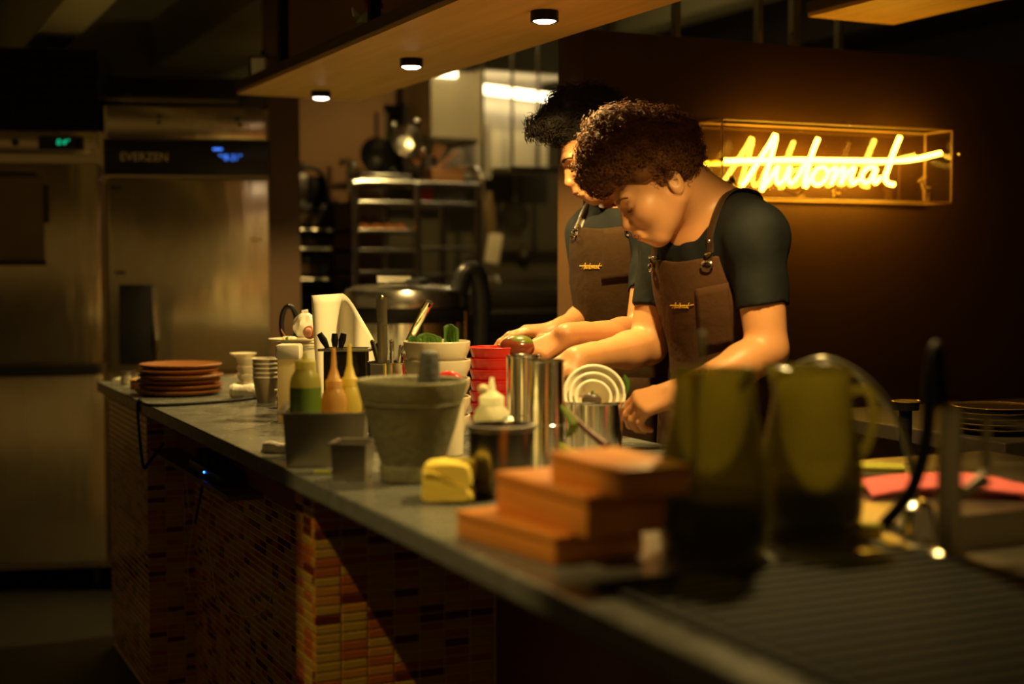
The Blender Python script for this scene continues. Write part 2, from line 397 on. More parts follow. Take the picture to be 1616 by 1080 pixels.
hp = PD(1275, 27, 3.2); hp2 = PD(1355, 32, 3.2)
t2 = thing('hanging_shelf', 'second plywood shelf hanging at the top right', 'shelf', (2.30, 3.10, 2.02))
t2.location = (PZ(1275, 27, 2.05).x, PZ(1275, 27, 2.05).y, 2.05)
MB().box(0, .33, -3, 0, 0, .012).build('board', PLY, t2, smooth=False)
MB().box(-.003, .333, -3, .003, .012, .045, .001).build('edge_band', PLYD, t2, smooth=False)
for y in (-.3, -1.4): MB().box(.15, .17, y - .01, y + .01, .045, .9).build('hanger', BLACKM, t2, smooth=False)

# bar-side ceiling spot (its edge shadow falls across the tiled column)
def ceiling_spot(loc, tgt, power, ang, label, z=2.95, blend=.25):
    t = thing('ceiling_spot', label, 'light', (loc[0], loc[1], z))
    d = (Vector(tgt) - Vector(loc)).normalized()
    MB().tube([(0, 0, 0), (0, 0, loc[2] - z + .05)], .008, 8).build('stem', BLACKM, t)
    c = Vector((0, 0, loc[2] - z + .03)); q = d.to_track_quat('-Z', 'Y').to_matrix().to_4x4()
    MB().lathe([(0, .07), (.036, .07), (.04, -.05), (.034, -.05), (.03, 0), (0, 0)], 24, M=Matrix.Translation(c) @ q).build('can', BLACKM, t)
    MB().lathe([(0, -.004), (.028, -.004), (.028, -.008), (0, -.008)], 24, M=Matrix.Translation(c) @ q).build('lens', glow('spot_lens', (1, .7, .35), 9), t)
    s_ = spot('spot_lamp', c + d * .06, c + d * 2, power, ang, blend, .012, parent=t); return t
ceiling_spot((-.38, 1.95, 2.78), (.86, 2.10, .70), BAR_SPOT_W, 30, 'black ceiling spotlight over the customer side of the bar', blend=.35)
# ------------------------------------------------------------------ neon sign in a clear box
SY = WY - .012
bl, br = PY(1138, 250, WY - .13).x, PY(1500, 260, WY - .13).x
zt, zb = PY(1138, 188, WY - .13).z, PY(1138, 312, WY - .13).z
ns = thing('neon_sign', 'yellow neon script sign reading Automat in a clear acrylic box', 'neon sign', (0, WY, 0))
ACR = clear('acrylic', (1, .98, .94), gloss=.05)
ACRB = clear('acrylic_back', (.95, .9, .8), gloss=.22, rough=.05)
yf, yb = -.135, -.006
MB().grid(lambda u, v: (bl + (br - bl) * u, yb, zb + (zt - zb) * v), 1, 1).build('back_pane', ACRB, ns, smooth=False)
MB().grid(lambda u, v: (bl + (br - bl) * u, yf, zb + (zt - zb) * v), 1, 1).build('front_pane', ACR, ns, smooth=False)
MB().grid(lambda u, v: (bl + (br - bl) * u, yf + (yb - yf) * v, zt), 1, 1).build('top_pane', ACR, ns, smooth=False)
MB().grid(lambda u, v: (bl + (br - bl) * u, yf + (yb - yf) * v, zb), 1, 1).build('bottom_pane', ACR, ns, smooth=False)
MB().grid(lambda u, v: (bl, yf + (yb - yf) * u, zb + (zt - zb) * v), 1, 1).build('side_pane', ACR, ns, smooth=False)
MB().grid(lambda u, v: (br, yf + (yb - yf) * u, zb + (zt - zb) * v), 1, 1).build('side_pane', ACR, ns, smooth=False)
EDGE = mat('acrylic_edge', (.75, .5, .18), .35, trans=.3)
for (a, b_) in (((bl, yf, zt), (br, yf, zt)), ((bl, yf, zb), (br, yf, zb)), ((bl, yf, zb), (bl, yf, zt)), ((br, yf, zb), (br, yf, zt)), ((bl, yb, zt), (br, yb, zt)), ((bl, yb, zb), (br, yb, zb)), ((bl, yb, zb), (bl, yb, zt)), ((br, yb, zb), (br, yb, zt)), ((bl, yf, zt), (bl, yb, zt)), ((bl, yf, zb), (bl, yb, zb)), ((br, yf, zt), (br, yb, zt)), ((br, yf, zb), (br, yb, zb))):
    MB().tube([a, b_], .0032, 6).build('box_edge', EDGE, ns)
NY = -.070
def zp(x, y):                                     # lettering laid out on the sign's own plane
    p = PY(1080 + x / 3.673, 160 + y / 3.673, WY + NY); return (p.x, NY, p.z)
STROKES = [
    [(330, 487), (352, 468), (400, 395), (455, 310), (500, 240), (527, 192)],
    [(527, 192), (527, 225), (508, 300), (480, 400), (447, 518)],
    [(447, 518), (500, 440), (540, 380), (532, 440), (545, 478), (580, 450), (612, 380), (602, 440), (616, 476), (655, 440), (700, 360)],
    [(775, 215), (745, 290), (715, 390), (700, 455), (700, 500)],
    [(700, 500), (735, 440), (775, 385), (745, 430), (750, 475), (790, 478), (830, 430), (815, 385), (785, 385)],
    [(830, 410), (880, 385), (862, 440), (850, 482)],
    [(850, 482), (895, 410), (925, 385), (915, 440), (905, 478)],
    [(905, 478), (950, 410), (985, 385), (968, 440), (975, 478), (1010, 455)],
    [(1110, 385), (1065, 385), (1030, 430), (1042, 470), (1080, 455), (1112, 388), (1098, 445), (1108, 474), (1140, 440)],
    [(1250, 205), (1215, 290), (1180, 390), (1165, 440), (1180, 475), (1215, 482)],
    [(230, 345), (450, 342), (700, 340), (950, 344), (1200, 346), (1330, 336), (1420, 316), (1485, 300)]]
NEON = glow('neon_tube', (1.0, .50, .035), 24)
NEON_PTS = []
for k, st in enumerate(STROKES):
    MB().tube(spline([zp(*p) for p in st], 7), .0080 if k in (0, 1, 3, 9, 10) else .0068, 8).build('tube', NEON, ns)
for (x, y) in ((330, 487), (700, 505), (1215, 482), (1485, 300), (222, 345)):
    a = zp(x, y); MB().tube([a, (a[0], yb, a[2])], .005, 8).build('tube_support', clear('glass_support', (.9, .8, .5)), ns)
for x, y in ((150, 346), (1518, 314), (878, 140)):
    a = zp(x, y); MB().sph((a[0], yf, a[2]), .0075).build('fixing', CHROME, ns)
cord('sign_cable', [Vector(zp(700, 505)) + Vector((0, WY, 0)), Vector(zp(690, 540)) + Vector((0, WY + .03, 0)), Vector(zp(640, 520)) + Vector((0, WY + .04, 0)), Vector(zp(600, 500)) + Vector((0, WY + .04, 0))], .002, RUBBER, 'thin dark cable behind the neon lettering', 'cable')
# small animal figures standing in the box
def figurine(kind, x, y, h, m, label, flip=1):
    a = PY(1080 + x / 3.673, 160 + y / 3.673, WY - .11)
    t = thing('figurine', label, 'figurine', (a.x, WY - .10, zb + .004), group='animal figures in the sign box')
    f = flip; b = MB()
    if kind == 'deer':
        b.tube([(0, 0, .45 * h), (.12 * f * h, 0, .47 * h), (.2 * f * h, 0, .5 * h)], [.09 * h, .12 * h, .10 * h], 10)
        for dx in (0.02, .2):
            for dy in (-.05, .05): b.tube([(dx * f * h, dy * h, .42 * h), (dx * f * h * 1.1, dy * h, .2 * h), (dx * f * h, dy * h, 0)], [.045 * h, .03 * h, .026 * h], 6)
        b.tube([(0, 0, .5 * h), (-.08 * f * h, 0, .68 * h), (-.1 * f * h, 0, .78 * h)], [.085 * h, .065 * h, .06 * h], 8)
        b.sph((-.13 * f * h, 0, .82 * h), (.11 * h, .07 * h, .075 * h)); b.tube([(-.15 * f * h, 0, .81 * h), (-.3 * f * h, 0, .77 * h)], [.06 * h, .03 * h], 8)
        b.tube([(.27 * f * h, 0, .5 * h), (.36 * f * h, 0, .6 * h)], [.03 * h, .01 * h], 6)
        o = b.build('body', m, t)
        for dy in (-.06, .06): MB().tube([(-.06 * f * h, dy * h, .86 * h), (.04 * f * h, dy * 2 * h, 1.0 * h)], [.035 * h, .008 * h], 6).build('ear', m, t)
    else:
        b.sph((0, 0, .38 * h), (.34 * h, .22 * h, .36 * h)); b.tube([(.2 * f * h, 0, .3 * h), (.42 * f * h, 0, .5 * h), (.4 * f * h, 0, .8 * h)], [.1 * h, .14 * h, .05 * h], 8)
        o = b.build('body', m, t)
        MB().sph((-.22 * f * h, 0, .74 * h), (.2 * h, .16 * h, .17 * h)).build('head', m, t)
        for dy in (-.09, .09): MB().tube([(-.18 * f * h, dy * h, .85 * h), (-.16 * f * h, dy * 1.3 * h, 1.0 * h)], [.05 * h, .01 * h], 6).build('ear', m, t)
figurine('deer', 1400, 570, .085, mat('figure_tan', (.62, .40, .16), .5), 'small tan deer figure at the right end of the sign box')
figurine('squirrel', 890, 570, .032, mat('figure_yellow', (.7, .5, .12), .5), 'tiny yellow animal figure in the middle of the sign box')
figurine('squirrel', 262, 560, .070, mat('figure_brown', (.10, .045, .02), .5), 'dark brown squirrel figure at the left end of the sign box', -1)

# ------------------------------------------------------------------ fridges
FA = -YAW + R(9.5)
def fridge(px, d, label):
    p = PD(px, 415, d); return thing('fridge', label, 'fridge', (p.x, p.y, 0), FA)
fr = fridge(298, 5.62, 'tall steel fridge with a black display panel reading EVERZEN')
fw = .318
MB().box(-fw, fw, .02, .72, .09, 1.915, .006).build('body', FRIDGE, fr, smooth=False)
MB().box(-fw + .01, fw - .01, .0, .02, 1.787, 1.913, .008).build('top_panel', FRIDGE, fr)
MB().box(-fw, fw, -.004, .02, 1.645, 1.783, .003).build('display_panel', BLACKP, fr)
text('brand_lettering', 'EVERZEN', .047, mat('lettering_tan', (.85, .72, .45), .5), fr, (-.165, -.0055, 1.712), (R(90), 0, 0), sx=.95)
LED = glow('led_display', (.06, .22, 1.0), 1.3)
text('digits', '°*8-21°', .034, LED, fr, (.162, -.0055, 1.714), (R(90), 0, 0), shear=.15, sx=.9)
MB().box(.098, .135, -.0055, -.003, 1.743, 1.751).build('status_bar', LED, fr, smooth=False)
for sx_, z in ((-.105, 1.872), (-.108, 1.848), (.195, 1.866), (.203, 1.843)): MB().lathe([(0, 0), (.0075, 0), (.0075, .004), (0, .004)], 16, M=Matrix.Translation((sx_, .001, z)) @ Matrix.Rotation(R(90), 4, 'X')).build('lock', BLACKP, fr)
def fdoor(z0, z1, parent, w0, w1): return MB().box(w0, w1, -.03, .016, z0, z1, .012).build('door', FRIDGE, parent)
d1 = fdoor(.872, 1.632, fr, -fw + .012, fw)
h_ = MB().box(-.265, -.130, -.036, -.026, .905, 1.215, .004).build('handle', BLACKP, d1)
MB().tube([(-.128, -.032, .905), (-.124, -.042, 1.0), (-.136, -.036, 1.205)], [.007, .013, .006], 10).build('handle_trim', CHROME, d1)
MB().box(-.290, -.254, -.0325, -.029, 1.585, 1.598).build('sticker', mat('tape_green', (.05, .05, .02), .6), d1, smooth=False)
MB().box(-.280, -.240, -.0325, -.029, 1.255, 1.268).build('sticker', MATS['tape_green'], d1, smooth=False)
MB().box(.242, .285, -.0325, -.029, 1.385, 1.400).build('sticker', mat('tape_tan', (.25, .17, .07), .6), d1, smooth=False)
fdoor(.12, .858, fr, -fw + .012, fw)
MB().lathe([(0, 0), (.006, 0), (.006, .006), (0, .006)], 12, M=Matrix.Translation((-.085, -.03, .905)) @ Matrix.Rotation(R(90), 4, 'X')).build('door_lock', CHROME, d1)
for a in (-.26, .26):
    for b_ in (.08, .66): MB().lathe([(0, 0), (.022, 0), (.02, .1), (0, .1)], 12, c=(a, b_, 0)).build('foot', BLACKP, fr)
fl = fridge(20, 5.52, 'steel double door fridge at the left edge with a green display')
fw = .350
MB().box(-fw, fw, .02, .74, .09, 1.815, .006).build('body', FRIDGE, fl, smooth=False)
cp = MB().box(-fw + .006, fw - .025, -.006, .02, 1.722, 1.808, .004).build('control_panel', FRIDGE, fl)
MB().box(.105, .275, -.009, -.005, 1.738, 1.79, .002).build('screen', BLACKP, fl, smooth=False)
text('digits', '0.4°', .030, glow('led_green', (.01, .7, .3), 1.0), fl, (.196, -.0105, 1.766), (R(90), 0, 0), shear=.2)
MB().box(.24, .266, -.0105, -.008, 1.75, 1.782, .001).build('button', BLACKM, fl, smooth=False)
MB().lathe([(0, 0), (.014, 0), (.014, .008), (0, .008)], 20, M=Matrix.Translation((.02, -.004, 1.764)) @ Matrix.Rotation(R(90), 4, 'X')).build('dial', mat('dial_blue', (.02, .025, .06), .4), fl)
def gx(z0, z1): return MB().box(-fw + .006, fw - .012, -.03, .016, z0, z1, .014).build('door', FRIDGE, fl)
da = gx(.905, 1.685); db = gx(.12, .865)
MB().box(-.2, fw - .03, -.034, -.024, .868, .90, .003).build('handle_rail', BLACKP, fl, smooth=False)
MB().box(-.115, .125, -.0325, -.0295, 1.305, 1.635).build('notice', mat('notice_paper', (.20, .15, .07), .35, noise=.35, nscale=6), da, smooth=False)
for (x0, x1, z0, z1) in ((-.1, .10, 1.63, 1.648), (-.1, .13, 1.29, 1.312), (.122, .145, 1.455, 1.6)): MB().box(x0, x1, -.034, -.030, z0, z1).build('tape', mat('tape_dark', (.05, .045, .02), .6), da, smooth=False)
lv = MB().box(-fw, fw - .02, .03, .5, 1.815, 2.13).build('compressor_box', BLACKM, fl, smooth=False)
for k in range(9): MB().box(-fw, fw - .02, .008, .032, 1.83 + k * .033, 1.848 + k * .033, .003).build('louvre', BLACKM, fl, smooth=False)
for a in (-.29, .29):
    for b_ in (.08, .66): MB().lathe([(0, 0), (.022, 0), (.02, .1), (0, .1)], 12, c=(a, b_, 0)).build('foot', BLACKP, fl)
# partition beside and behind the fridges
pA = PD(425, 415, 5.75); pB = PD(470, 415, 5.75)
o = MB().box(-.02, .125, 0, .25, 0, 2.6).build('wall_pillar', mat('pillar_brown', (.10, .055, .025), .6), loc=(pA.x, pA.y, 0), rot=(0, 0, FA), smooth=False); o['kind'] = 'structure'
pW = PD(100, 415, 6.5); o = MB().box(-2.2, 1.0, 0, .1, 0, 2.15).build('wall_fridge', DARKW, loc=(pW.x, pW.y, 0), rot=(0, 0, FA), smooth=False); o['kind'] = 'structure'
rp = thing('pipe', 'horizontal grey pipe above the steel fridge', 'pipe', PD(290, 160, 5.9), FA)
MB().tube([(-.33, 0, 0), (.22, 0, 0)], .016, 10).build('tube', STEELD, rp); MB().tube([(-.24, 0, 0), (-.21, 0, 0)], .021, 12).build('clamp', STEELD, rp)
# ------------------------------------------------------------------ back kitchen
RY = 6.45
def rx(px): return PY(px, 300, RY).x
def rz_(py, Y=RY, px=655): return PY(px, py, Y).z
X0, X1, X2 = rx(560), rx(658), rx(753)
rk = thing('tray_rack', 'steel tray rack with two bays in the back kitchen', 'rack', (X1, RY, 0))
ZT = rz_(288)
for x in (X0, X1, X2):
    for y in (0, .45): MB().box(x - X1 - .016, x - X1 + .016, y - .016, y + .016, .08, ZT, .004).build('post', STEEL, rk, smooth=False)
    MB().tube([(x - X1, 0, ZT - .01), (x - X1, .45, ZT - .01)], .012, 8).build('side_rail', STEEL, rk)
for y in (0, .45): MB().box(X0 - X1, X2 - X1, y - .012, y + .012, ZT - .022, ZT + .006, .004).build('top_rail', STEEL, rk, smooth=False)
MB().box(X0 - X1, X2 - X1, 0, .45, ZT - .004, ZT + .004).build('top_shelf', STEEL, rk, smooth=False)
for x in (X0, X2):
    for y in (0, .45): MB().lathe([(0, 0), (.03, 0), (.03, .03), (.02, .08), (0, .08)], 14, c=(x - X1, y, 0)).build('castor', RUBBER, rk)
for sgn, xs in ((0, X0), (1, X1)):
    pts = spline([(xs - X1 - .03 * (1 - sgn), -.02, ZT - .05), (xs - X1 - .03 * (1 - sgn), -.02, ZT + .04), (xs - X1, .05, ZT + .09), (xs - X1, .2, ZT + .1)], 6)
    if sgn == 0: MB().tube(pts, .018, 8).build('handle', STEEL, rk)
MB().tube(spline([(X2 - X1 + .02, -.02, ZT - .08), (X2 - X1 + .02, -.02, ZT + .02), (X2 - X1 - .01, .04, ZT + .075), (X2 - X1 - .06, .2, ZT + .08)], 6), .018, 8).build('handle', STEEL, rk)
def tray(xa, xb, py, label, m=STEEL):
    z = rz_(py); t = thing('tray', label, 'tray', ((xa + xb) / 2, RY + .22, z), group='trays in the rack')
    w2 = (xb - xa) / 2 - .02
    MB().box(-w2, w2, -.21, .21, 0, .004).build('base', m, t, smooth=False)
    for s in (-1, 1):
        MB().box(s * w2 - .004, s * w2 + .004, -.21, .21, 0, .02, .002).build('rim', m, t, smooth=False)
        MB().box(-w2, w2, s * .21 - .004, s * .21 + .004, 0, .02, .002).build('rim', m, t, smooth=False)
    return t
names_l = ['steel tray near the top of the left rack bay', 'steel tray carrying brown buns in the left rack bay', 'empty steel tray under the bun tray', 'lower empty tray in the left rack bay', 'lowest visible tray in the left rack bay']
for py, lb in zip((325, 369, 400, 434, 470), names_l): tray(X0, X1, py, lb)
for py, lb in zip((325, 396, 440), ('steel tray holding a wire basket in the right rack bay', 'steel tray in the middle of the right rack bay', 'lower steel tray in the right rack bay')): tray(X1, X2, py, lb)
BUN = mat('bun_brown', (.45, .17, .045), .5, noise=.3)
zt_ = rz_(369) + .004
for k in range(4):
    b = MB().lathe([(0, .0), (.035, .0), (.046, .014), (.04, .034), (.02, .045), (0, .047)], 18).build('bun', BUN, loc=(X0 + .06 + k * .063 + .01, RY + .1, zt_))
    tag(b, 'round brown bun on the rack tray, %s' % ['leftmost of the four', 'second from the left', 'third from the left', 'rightmost of the four'][k], 'bun', 'buns on the rack tray')
for k in range(2):
    t = thing('jar', ['small orange jar behind the buns, the left one', 'small orange jar behind the buns, the right one'][k], 'jar', (X0 + .135 + k * .05, RY + .25, zt_), group='orange jars behind the buns')
    MB().lathe([(0, 0), (.018, 0), (.018, .06), (.012, .07), (0, .07)], 14).build('body', mat('jar_orange', (.5, .15, .03), .3), t); MB().lathe([(0, .07), (.014, .07), (.014, .085), (0, .085)], 14).build('lid', BLACKP, t)
bk = thing('basket', 'wire mesh basket with red packets on the rack', 'basket', (X1 + (X2 - X1) / 2, RY + .2, rz_(325) + .005))
mb = MB()
for k in range(12):
    x = -.13 + k * .022; mb.tube([(x, -.16, .0), (x, -.17, .10)], .0016, 4); mb.tube([(x, -.16, 0), (x, .15, 0)], .0016, 4); mb.tube([(x, .15, 0), (x, .16, .1)], .0016, 4)
for z in (.005, .03, .055, .08, .1): mb.tube([(-.13, -.16 - z * .1, z), (.112, -.16 - z * .1, z), (.112, .15, z), (-.13, .15, z), (-.13, -.16 - z * .1, z)], .002, 4)
mb.build('mesh', STEEL, bk, smooth=False)
pk = MB().box(-.05, .05, -.01, .01, 0, .085, .008).build('packet', mat('packet_red', (.7, .02, .06), .4), loc=(X1 + .07, RY + .10, rz_(325) + .008)); tag(pk, 'bright red packet in the wire basket on the rack', 'packet')
# pots and tools piled on the rack
zt2 = ZT + .005
def wok(px, py, r, lean, label, m, handle=True):
    c = PY(px, py, RY + .22); t = thing('pan', label, 'pan', (c.x, RY + .26, zt2)); hgt = max(c.z - zt2, r)
    M = Matrix.Translation((0, 0, hgt)) @ Matrix.Rotation(R(lean), 4, 'X')
    MB().lathe([(0, -.05), (r * .5, -.045), (r * .85, -.015), (r, 0), (r - .004, .002), (r * .83, -.010), (r * .48, -.04), (0, -.045)], 30, M=M).build('bowl', m, t)
    MB().tube([M @ Vector((0, r, 0)), M @ Vector((0, r + .12, .02))], .010, 8).build('handle', BLACKP, t)
wok(601, 245, .095, 80, 'dark round pan standing on the rack top, leftmost', BLACKM)
wok(648, 222, .085, 74, 'steel pan leaning on the rack top beside the dark pan', STEELD)
wok(625, 262, .06, 60, 'small dark pan in front of the steel pan on the rack', BLACKM)
ut = thing('utensil_pot', 'steel pot of utensils standing on the rack top', 'pot', (PY(676, 270, RY + .15).x, RY + .15, zt2))
MB().lathe(cup_prof(.045, .05, .13), 24).build('pot', STEEL, ut)
WH = mat('handle_wood', (.30, .12, .04), .5)
for k, (px, py, ax) in enumerate(((700, 232, 0), (722, 240, 0), (690, 228, 0), (664, 235, 0), (652, 252, 0))):
    e = PY(px, py, RY + .16); a = PY(676, 275, RY + .15); q = MB().tube([a + Vector((0, .01 * (k - 2), 0)), e], [.006, .011], 8).build('wooden_utensil', WH)
    tag(q, 'wooden handled utensil in the rack-top pot, %s' % ['leaning far to the right', 'lowest on the right side', 'nearly upright in the middle', 'leaning left', 'lowest on the left side'][k], 'utensil', 'utensils on the rack top')
for k, (px, py) in enumerate(((622, 199), (658, 193), (640, 240), (668, 240))):
    c = PY(px, py, RY + .33); t = thing('ladle', 'small shiny ladle among the pans, %s' % ['highest on the left', 'highest on the right', 'low on the left', 'low on the right'][k], 'ladle', (c.x, c.y, c.z), group='ladles among the pans')
    MB().sph((0, 0, 0), (.022, .012, .026)).build('bowl', CHROME, t); MB().tube([(0, 0, -.02), (.01, .02, -.16)], .004, 6).build('handle', CHROME, t)
bw = thing('steel_bowl', 'low steel tray stacked on the left of the rack top', 'tray', (X0 + .16, RY + .05, zt2))
for k in range(2): MB().box(-.13, .14, -.03, .16, .0 + k * .02, .014 + k * .02, .004).build('tray_layer', STEEL, bw)
bx_ = thing('storage_box', 'copper coloured box on the right of the rack top', 'box', (X1 + .17, RY + .08, zt2))
MB().box(-.085, .085, -.06, .1, 0, .055, .006).build('box', mat('copper_box', (.35, .17, .07), .4, .3), bx_); MB().box(-.09, .09, -.065, .105, .055, .07, .004).build('lid', MATS['copper_box'], bx_)

# dark oven bank left of the rack, steel warmer on top
ov = thing('oven', 'dark deck oven left of the tray rack', 'oven', (rx(510), RY + .25, 0))
ow = (rx(556) - rx(466)) / 2
MB().box(-ow, ow, 0, .6, .1, rz_(322), .004).build('body', BLACKM, ov, smooth=False)
for py, h in ((345, .055), (383, .03), (425, .05)):
    z = rz_(py)
    d_ = MB().box(-ow + .02, ow - .02, -.015, .0, z - h, z + h, .003).build('deck_door', BLACKP, ov, smooth=False)
    MB().box(-ow + .06, ow - .10, -.018, -.014, z - h * .5, z + h * .45).build('window', mat('oven_glass', (.30, .22, .11), .2, .6), d_, smooth=False)
    MB().tube([(-ow + .03, -.04, z - h), (ow - .03, -.04, z - h)], .007, 8).build('handle', STEELD, d_)
for a in (-ow + .04, ow - .04): MB().box(a - .02, a + .02, .02, .06, 0, .1).build('foot', BLACKM, ov, smooth=False)
wm = thing('warmer', 'steel food warmer with a black tube on the oven', 'warmer', (rx(492), RY + .3, rz_(322) + .001))
MB().box(-.09, .075, 0, .35, 0, .155, .006).build('body', STEEL, wm); MB().box(.08, .16, .0, .35, 0, .14, .006).build('side', BLACKM, wm)
MB().tube(spline([(-.10, -.02, .175), (.04, -.02, .18), (.12, -.02, .165), (.155, -.02, .10), (.165, -.02, -.02)], 6), .012, 8).build('tube_rail', BLACKM, wm)
MB().lathe([(0, 0), (.01, 0), (.008, .05), (0, .05)], 10, c=(.06, .05, .16)).build('knob', BLACKP, wm)

# wall panels behind
KW = 7.15
o = MB().box(PY(462, 230, KW).x, PY(606, 230, KW).x, KW, KW + .06, 1.2, PY(540, 150, KW).z + .12).build('trim_panel', mat('panel_tan', (.26, .135, .05), .6, noise=.15), smooth=False); o['kind'] = 'structure'
o = MB().box(PY(600, 230, KW).x, PY(700, 230, KW).x, KW + .1, KW + .16, PY(650, 163, KW).z, PY(650, 100, KW).z).build('trim_bulkhead', mat('bulkhead', (.30, .17, .08), .6), smooth=False); o['kind'] = 'structure'
o = MB().box(PY(600, 300, KW).x, PY(980, 300, KW).x, KW + .2, KW + .26, 0, 2.9).build('wall_kitchen', mat('steel_wall', (.17, .15, .10), .35, .4, rvar=.1), smooth=False); o['kind'] = 'structure'

# exhaust hood with its lamp
HY = 6.75
hx0, hx1 = PY(680, 200, HY).x, PY(905, 200, HY).x; hz0, hz1 = PY(760, 266, HY).z, PY(760, 112, HY).z
hd = thing('exhaust_hood', 'steel exhaust hood with a lit lamp strip above the stove', 'hood', (hx0, HY, hz0))
HW, HH = hx1 - hx0, hz1 - hz0
HS = mat('hood_steel', (.60, .55, .44), .33, .45, rvar=.12, nscale=6)
MB().box(0, HW, .38, .40, 0, HH).build('back_sheet', HS, hd, smooth=False)
MB().box(0, .26, .0, .02, HH * .30, HH * .98, .003).build('duct_front', HS, hd, smooth=False)
MB().box(0, .26, .02, .38, HH * .30, HH * .32).build('duct_floor', HS, hd, smooth=False)
MB().box(0, .006, .0, .38, HH * .30, HH).build('duct_side', HS, hd, smooth=False)
MB().box(.255, .275, -.02, .38, .25 * HH, HH).build('duct_rib', HS, hd, smooth=False)
MB().box(.27, HW, .0, .38, HH, HH + .01).build('top_sheet', HS, hd, smooth=False)
xx = PY(806, 230, HY).x - hx0
for k in range(9):
    z = .03 + k * (HH * .44 - .02) / 9
    MB().box(xx + .01, HW, .30 + .004 * (k % 2), .32, z, z + (HH * .44) / 9 - .006, .002).build('filter_slat', mat('filter_white', (.78, .72, .55), .5), hd, smooth=False)
MB().box(xx - .01, HW, -.01, .02, -.01, .02, .003).build('lip', STEEL, hd, smooth=False)
MB().box(.275, xx - .02, .2, .22, -.04, HH * .5, .002).build('side_filter', HS, hd, smooth=False)
for px in (759, 805, 846):
    x = PY(px, 200, HY).x - hx0; MB().tube([(x, -.02, .02 if px > 790 else -.02), (x, -.02, 2.93 - hz0)], .010, 8).build('hanger_rod', CHROME, hd)
LAMPM = glow('hood_lamp', (1.0, .78, .40), 7.0)
a = PY(716, 135, HY + .15); b = PY(905, 160, HY + .15)
MB().tube([(a.x - hx0, .14, a.z - hz0), (b.x - hx0, .14, b.z - hz0 + .0)], .024, 10).build('lamp_tube', LAMPM, hd)
MB().box(.02, .14, -.012, -.002, HH * .915, HH * .985, .004).build('lamp_panel', LAMPM, hd, smooth=False)
# hanging tools below the hood
KW2 = 7.3
def hang(name, label, cat, px, py): 
    p = PY(px, py, KW2); return thing(name, label, cat, (p.x, KW2, p.z))
sk = hang('skimmer', 'round wire skimmer hanging on the dark kitchen wall', 'skimmer', 813, 340)
mb = MB(); mb.tube([(.078 * math.cos(t), 0, .078 * math.sin(t)) for t in np.linspace(0, 2 * math.pi, 29)], .006, 6)
for k in range(9):
    q = -.06 + k * .015; L_ = math.sqrt(max(.078 ** 2 - q * q, 0)); mb.tube([(q, 0, -L_), (q, .01, L_)], .0016, 4); mb.tube([(-L_, 0, q), (L_, .01, q)], .0016, 4)
mb.build('mesh_ring', BLACKM, sk); MB().tube([(0, 0, .075), (0, 0, .26)], .007, 8).build('handle', STEELD, sk)
ld = hang('ladle', 'deep ladle hanging below the round skimmer', 'ladle', 826, 398)
MB().lathe([(0, -.045), (.03, -.035), (.048, 0), (.045, 0), (.028, -.031), (0, -.041)], 20).build('bowl', STEELD, ld); MB().tube([(0, 0, .0), (0, .0, .12)], .006, 8).build('handle', STEELD, ld)
cv = hang('spatula', 'wide cream spatula blade hanging at a slant by the rack', 'spatula', 779, 392); cv.location.y = 7.0; cv.location = PY(779, 392, 6.9)
MB().box(-.042, .042, -.004, .004, -.08, .08, .003).build('blade', mat('blade_cream', (.80, .70, .48), .5), cv, rot=(0, R(10), 0)); MB().box(-.03, .03, -.006, .006, .08, .30, .004).build('handle', mat('handle_tan', (.20, .13, .05), .5), cv, rot=(0, R(-8), 0))
sb = thing('stove_bench', 'steel stove bench against the kitchen wall', 'bench', (PY(820, 480, 6.6).x, 6.6, 0))
zz = PY(820, 492, 6.6).z
MB().box(-.27, .6, 0, .55, zz - .04, zz, .004).build('top', STEEL, sb, smooth=False)
MB().box(-.27, .6, .5, .55, zz, zz + .17, .003).build('backsplash', STEELD, sb, smooth=False)
MB().box(-.27, .6, .30, .52, zz + .085, zz + .1, .002).build('shelf', STEEL, sb, smooth=False)
for a in (-.24, .57):
    for b_ in (.03, .52): MB().box(a - .02, a + .02, b_ - .02, b_ + .02, 0, zz - .04).build('leg', STEELD, sb, smooth=False)
MB().box(-.2, .52, .04, .5, .2, zz - .08, .003).build('cabinet_front', STEELD, sb, smooth=False)
MB().tube(spline([(.02, .4, zz + .1), (.02, .4, zz + .17), (.02, .33, zz + .18), (.02, .30, zz + .14)], 6), .010, 8).build('tap', CHROME, sb)

# rice cooker on a side table
RD = 5.2
rp_ = GD(641, RD, 0)
st = thing('side_table', 'steel side table carrying the rice cooker', 'table', (rp_.x, rp_.y, 0))
MB().box(-.215, .40, -.24, .36, .76, .80, .004).build('top', STEELD, st, smooth=False)
for a in (-.20, .36):
    for b_ in (-.2, .32): MB().box(a - .018, a + .018, b_ - .018, b_ + .018, 0, .76).build('leg', STEELD, st, smooth=False)
rc = thing('rice_cooker', 'large steel rice cooker with dark band and hinged lid', 'rice cooker', (rp_.x, rp_.y, .80), -YAW); rc.scale = (1.08, 1.08, 1.09)
MB().lathe([(0, 0), (.20, 0), (.208, .012), (.208, .262), (.0, .262)], 56).build('body', SPUN, rc)
MB().lathe([(.209, .262), (.212, .266), (.212, .306), (.205, .312), (0, .312)], 56).build('band', BLACKM, rc)
MB().lathe([(.214, .312), (.216, .34), (.205, .368), (.17, .382), (.08, .388), (0, .389)], 56).build('lid', STEEL, rc)
MB().tube([(-.215, .02, 0.02), (-.215, .02, .30)], .006, 8).build('trim_line', CHROME, rc)
MB().lathe([(0, .388), (.04, .388), (.038, .404), (.02, .41), (0, .41)], 24, c=(.04, -.05, 0)).build('steam_valve', BLACKP, rc)
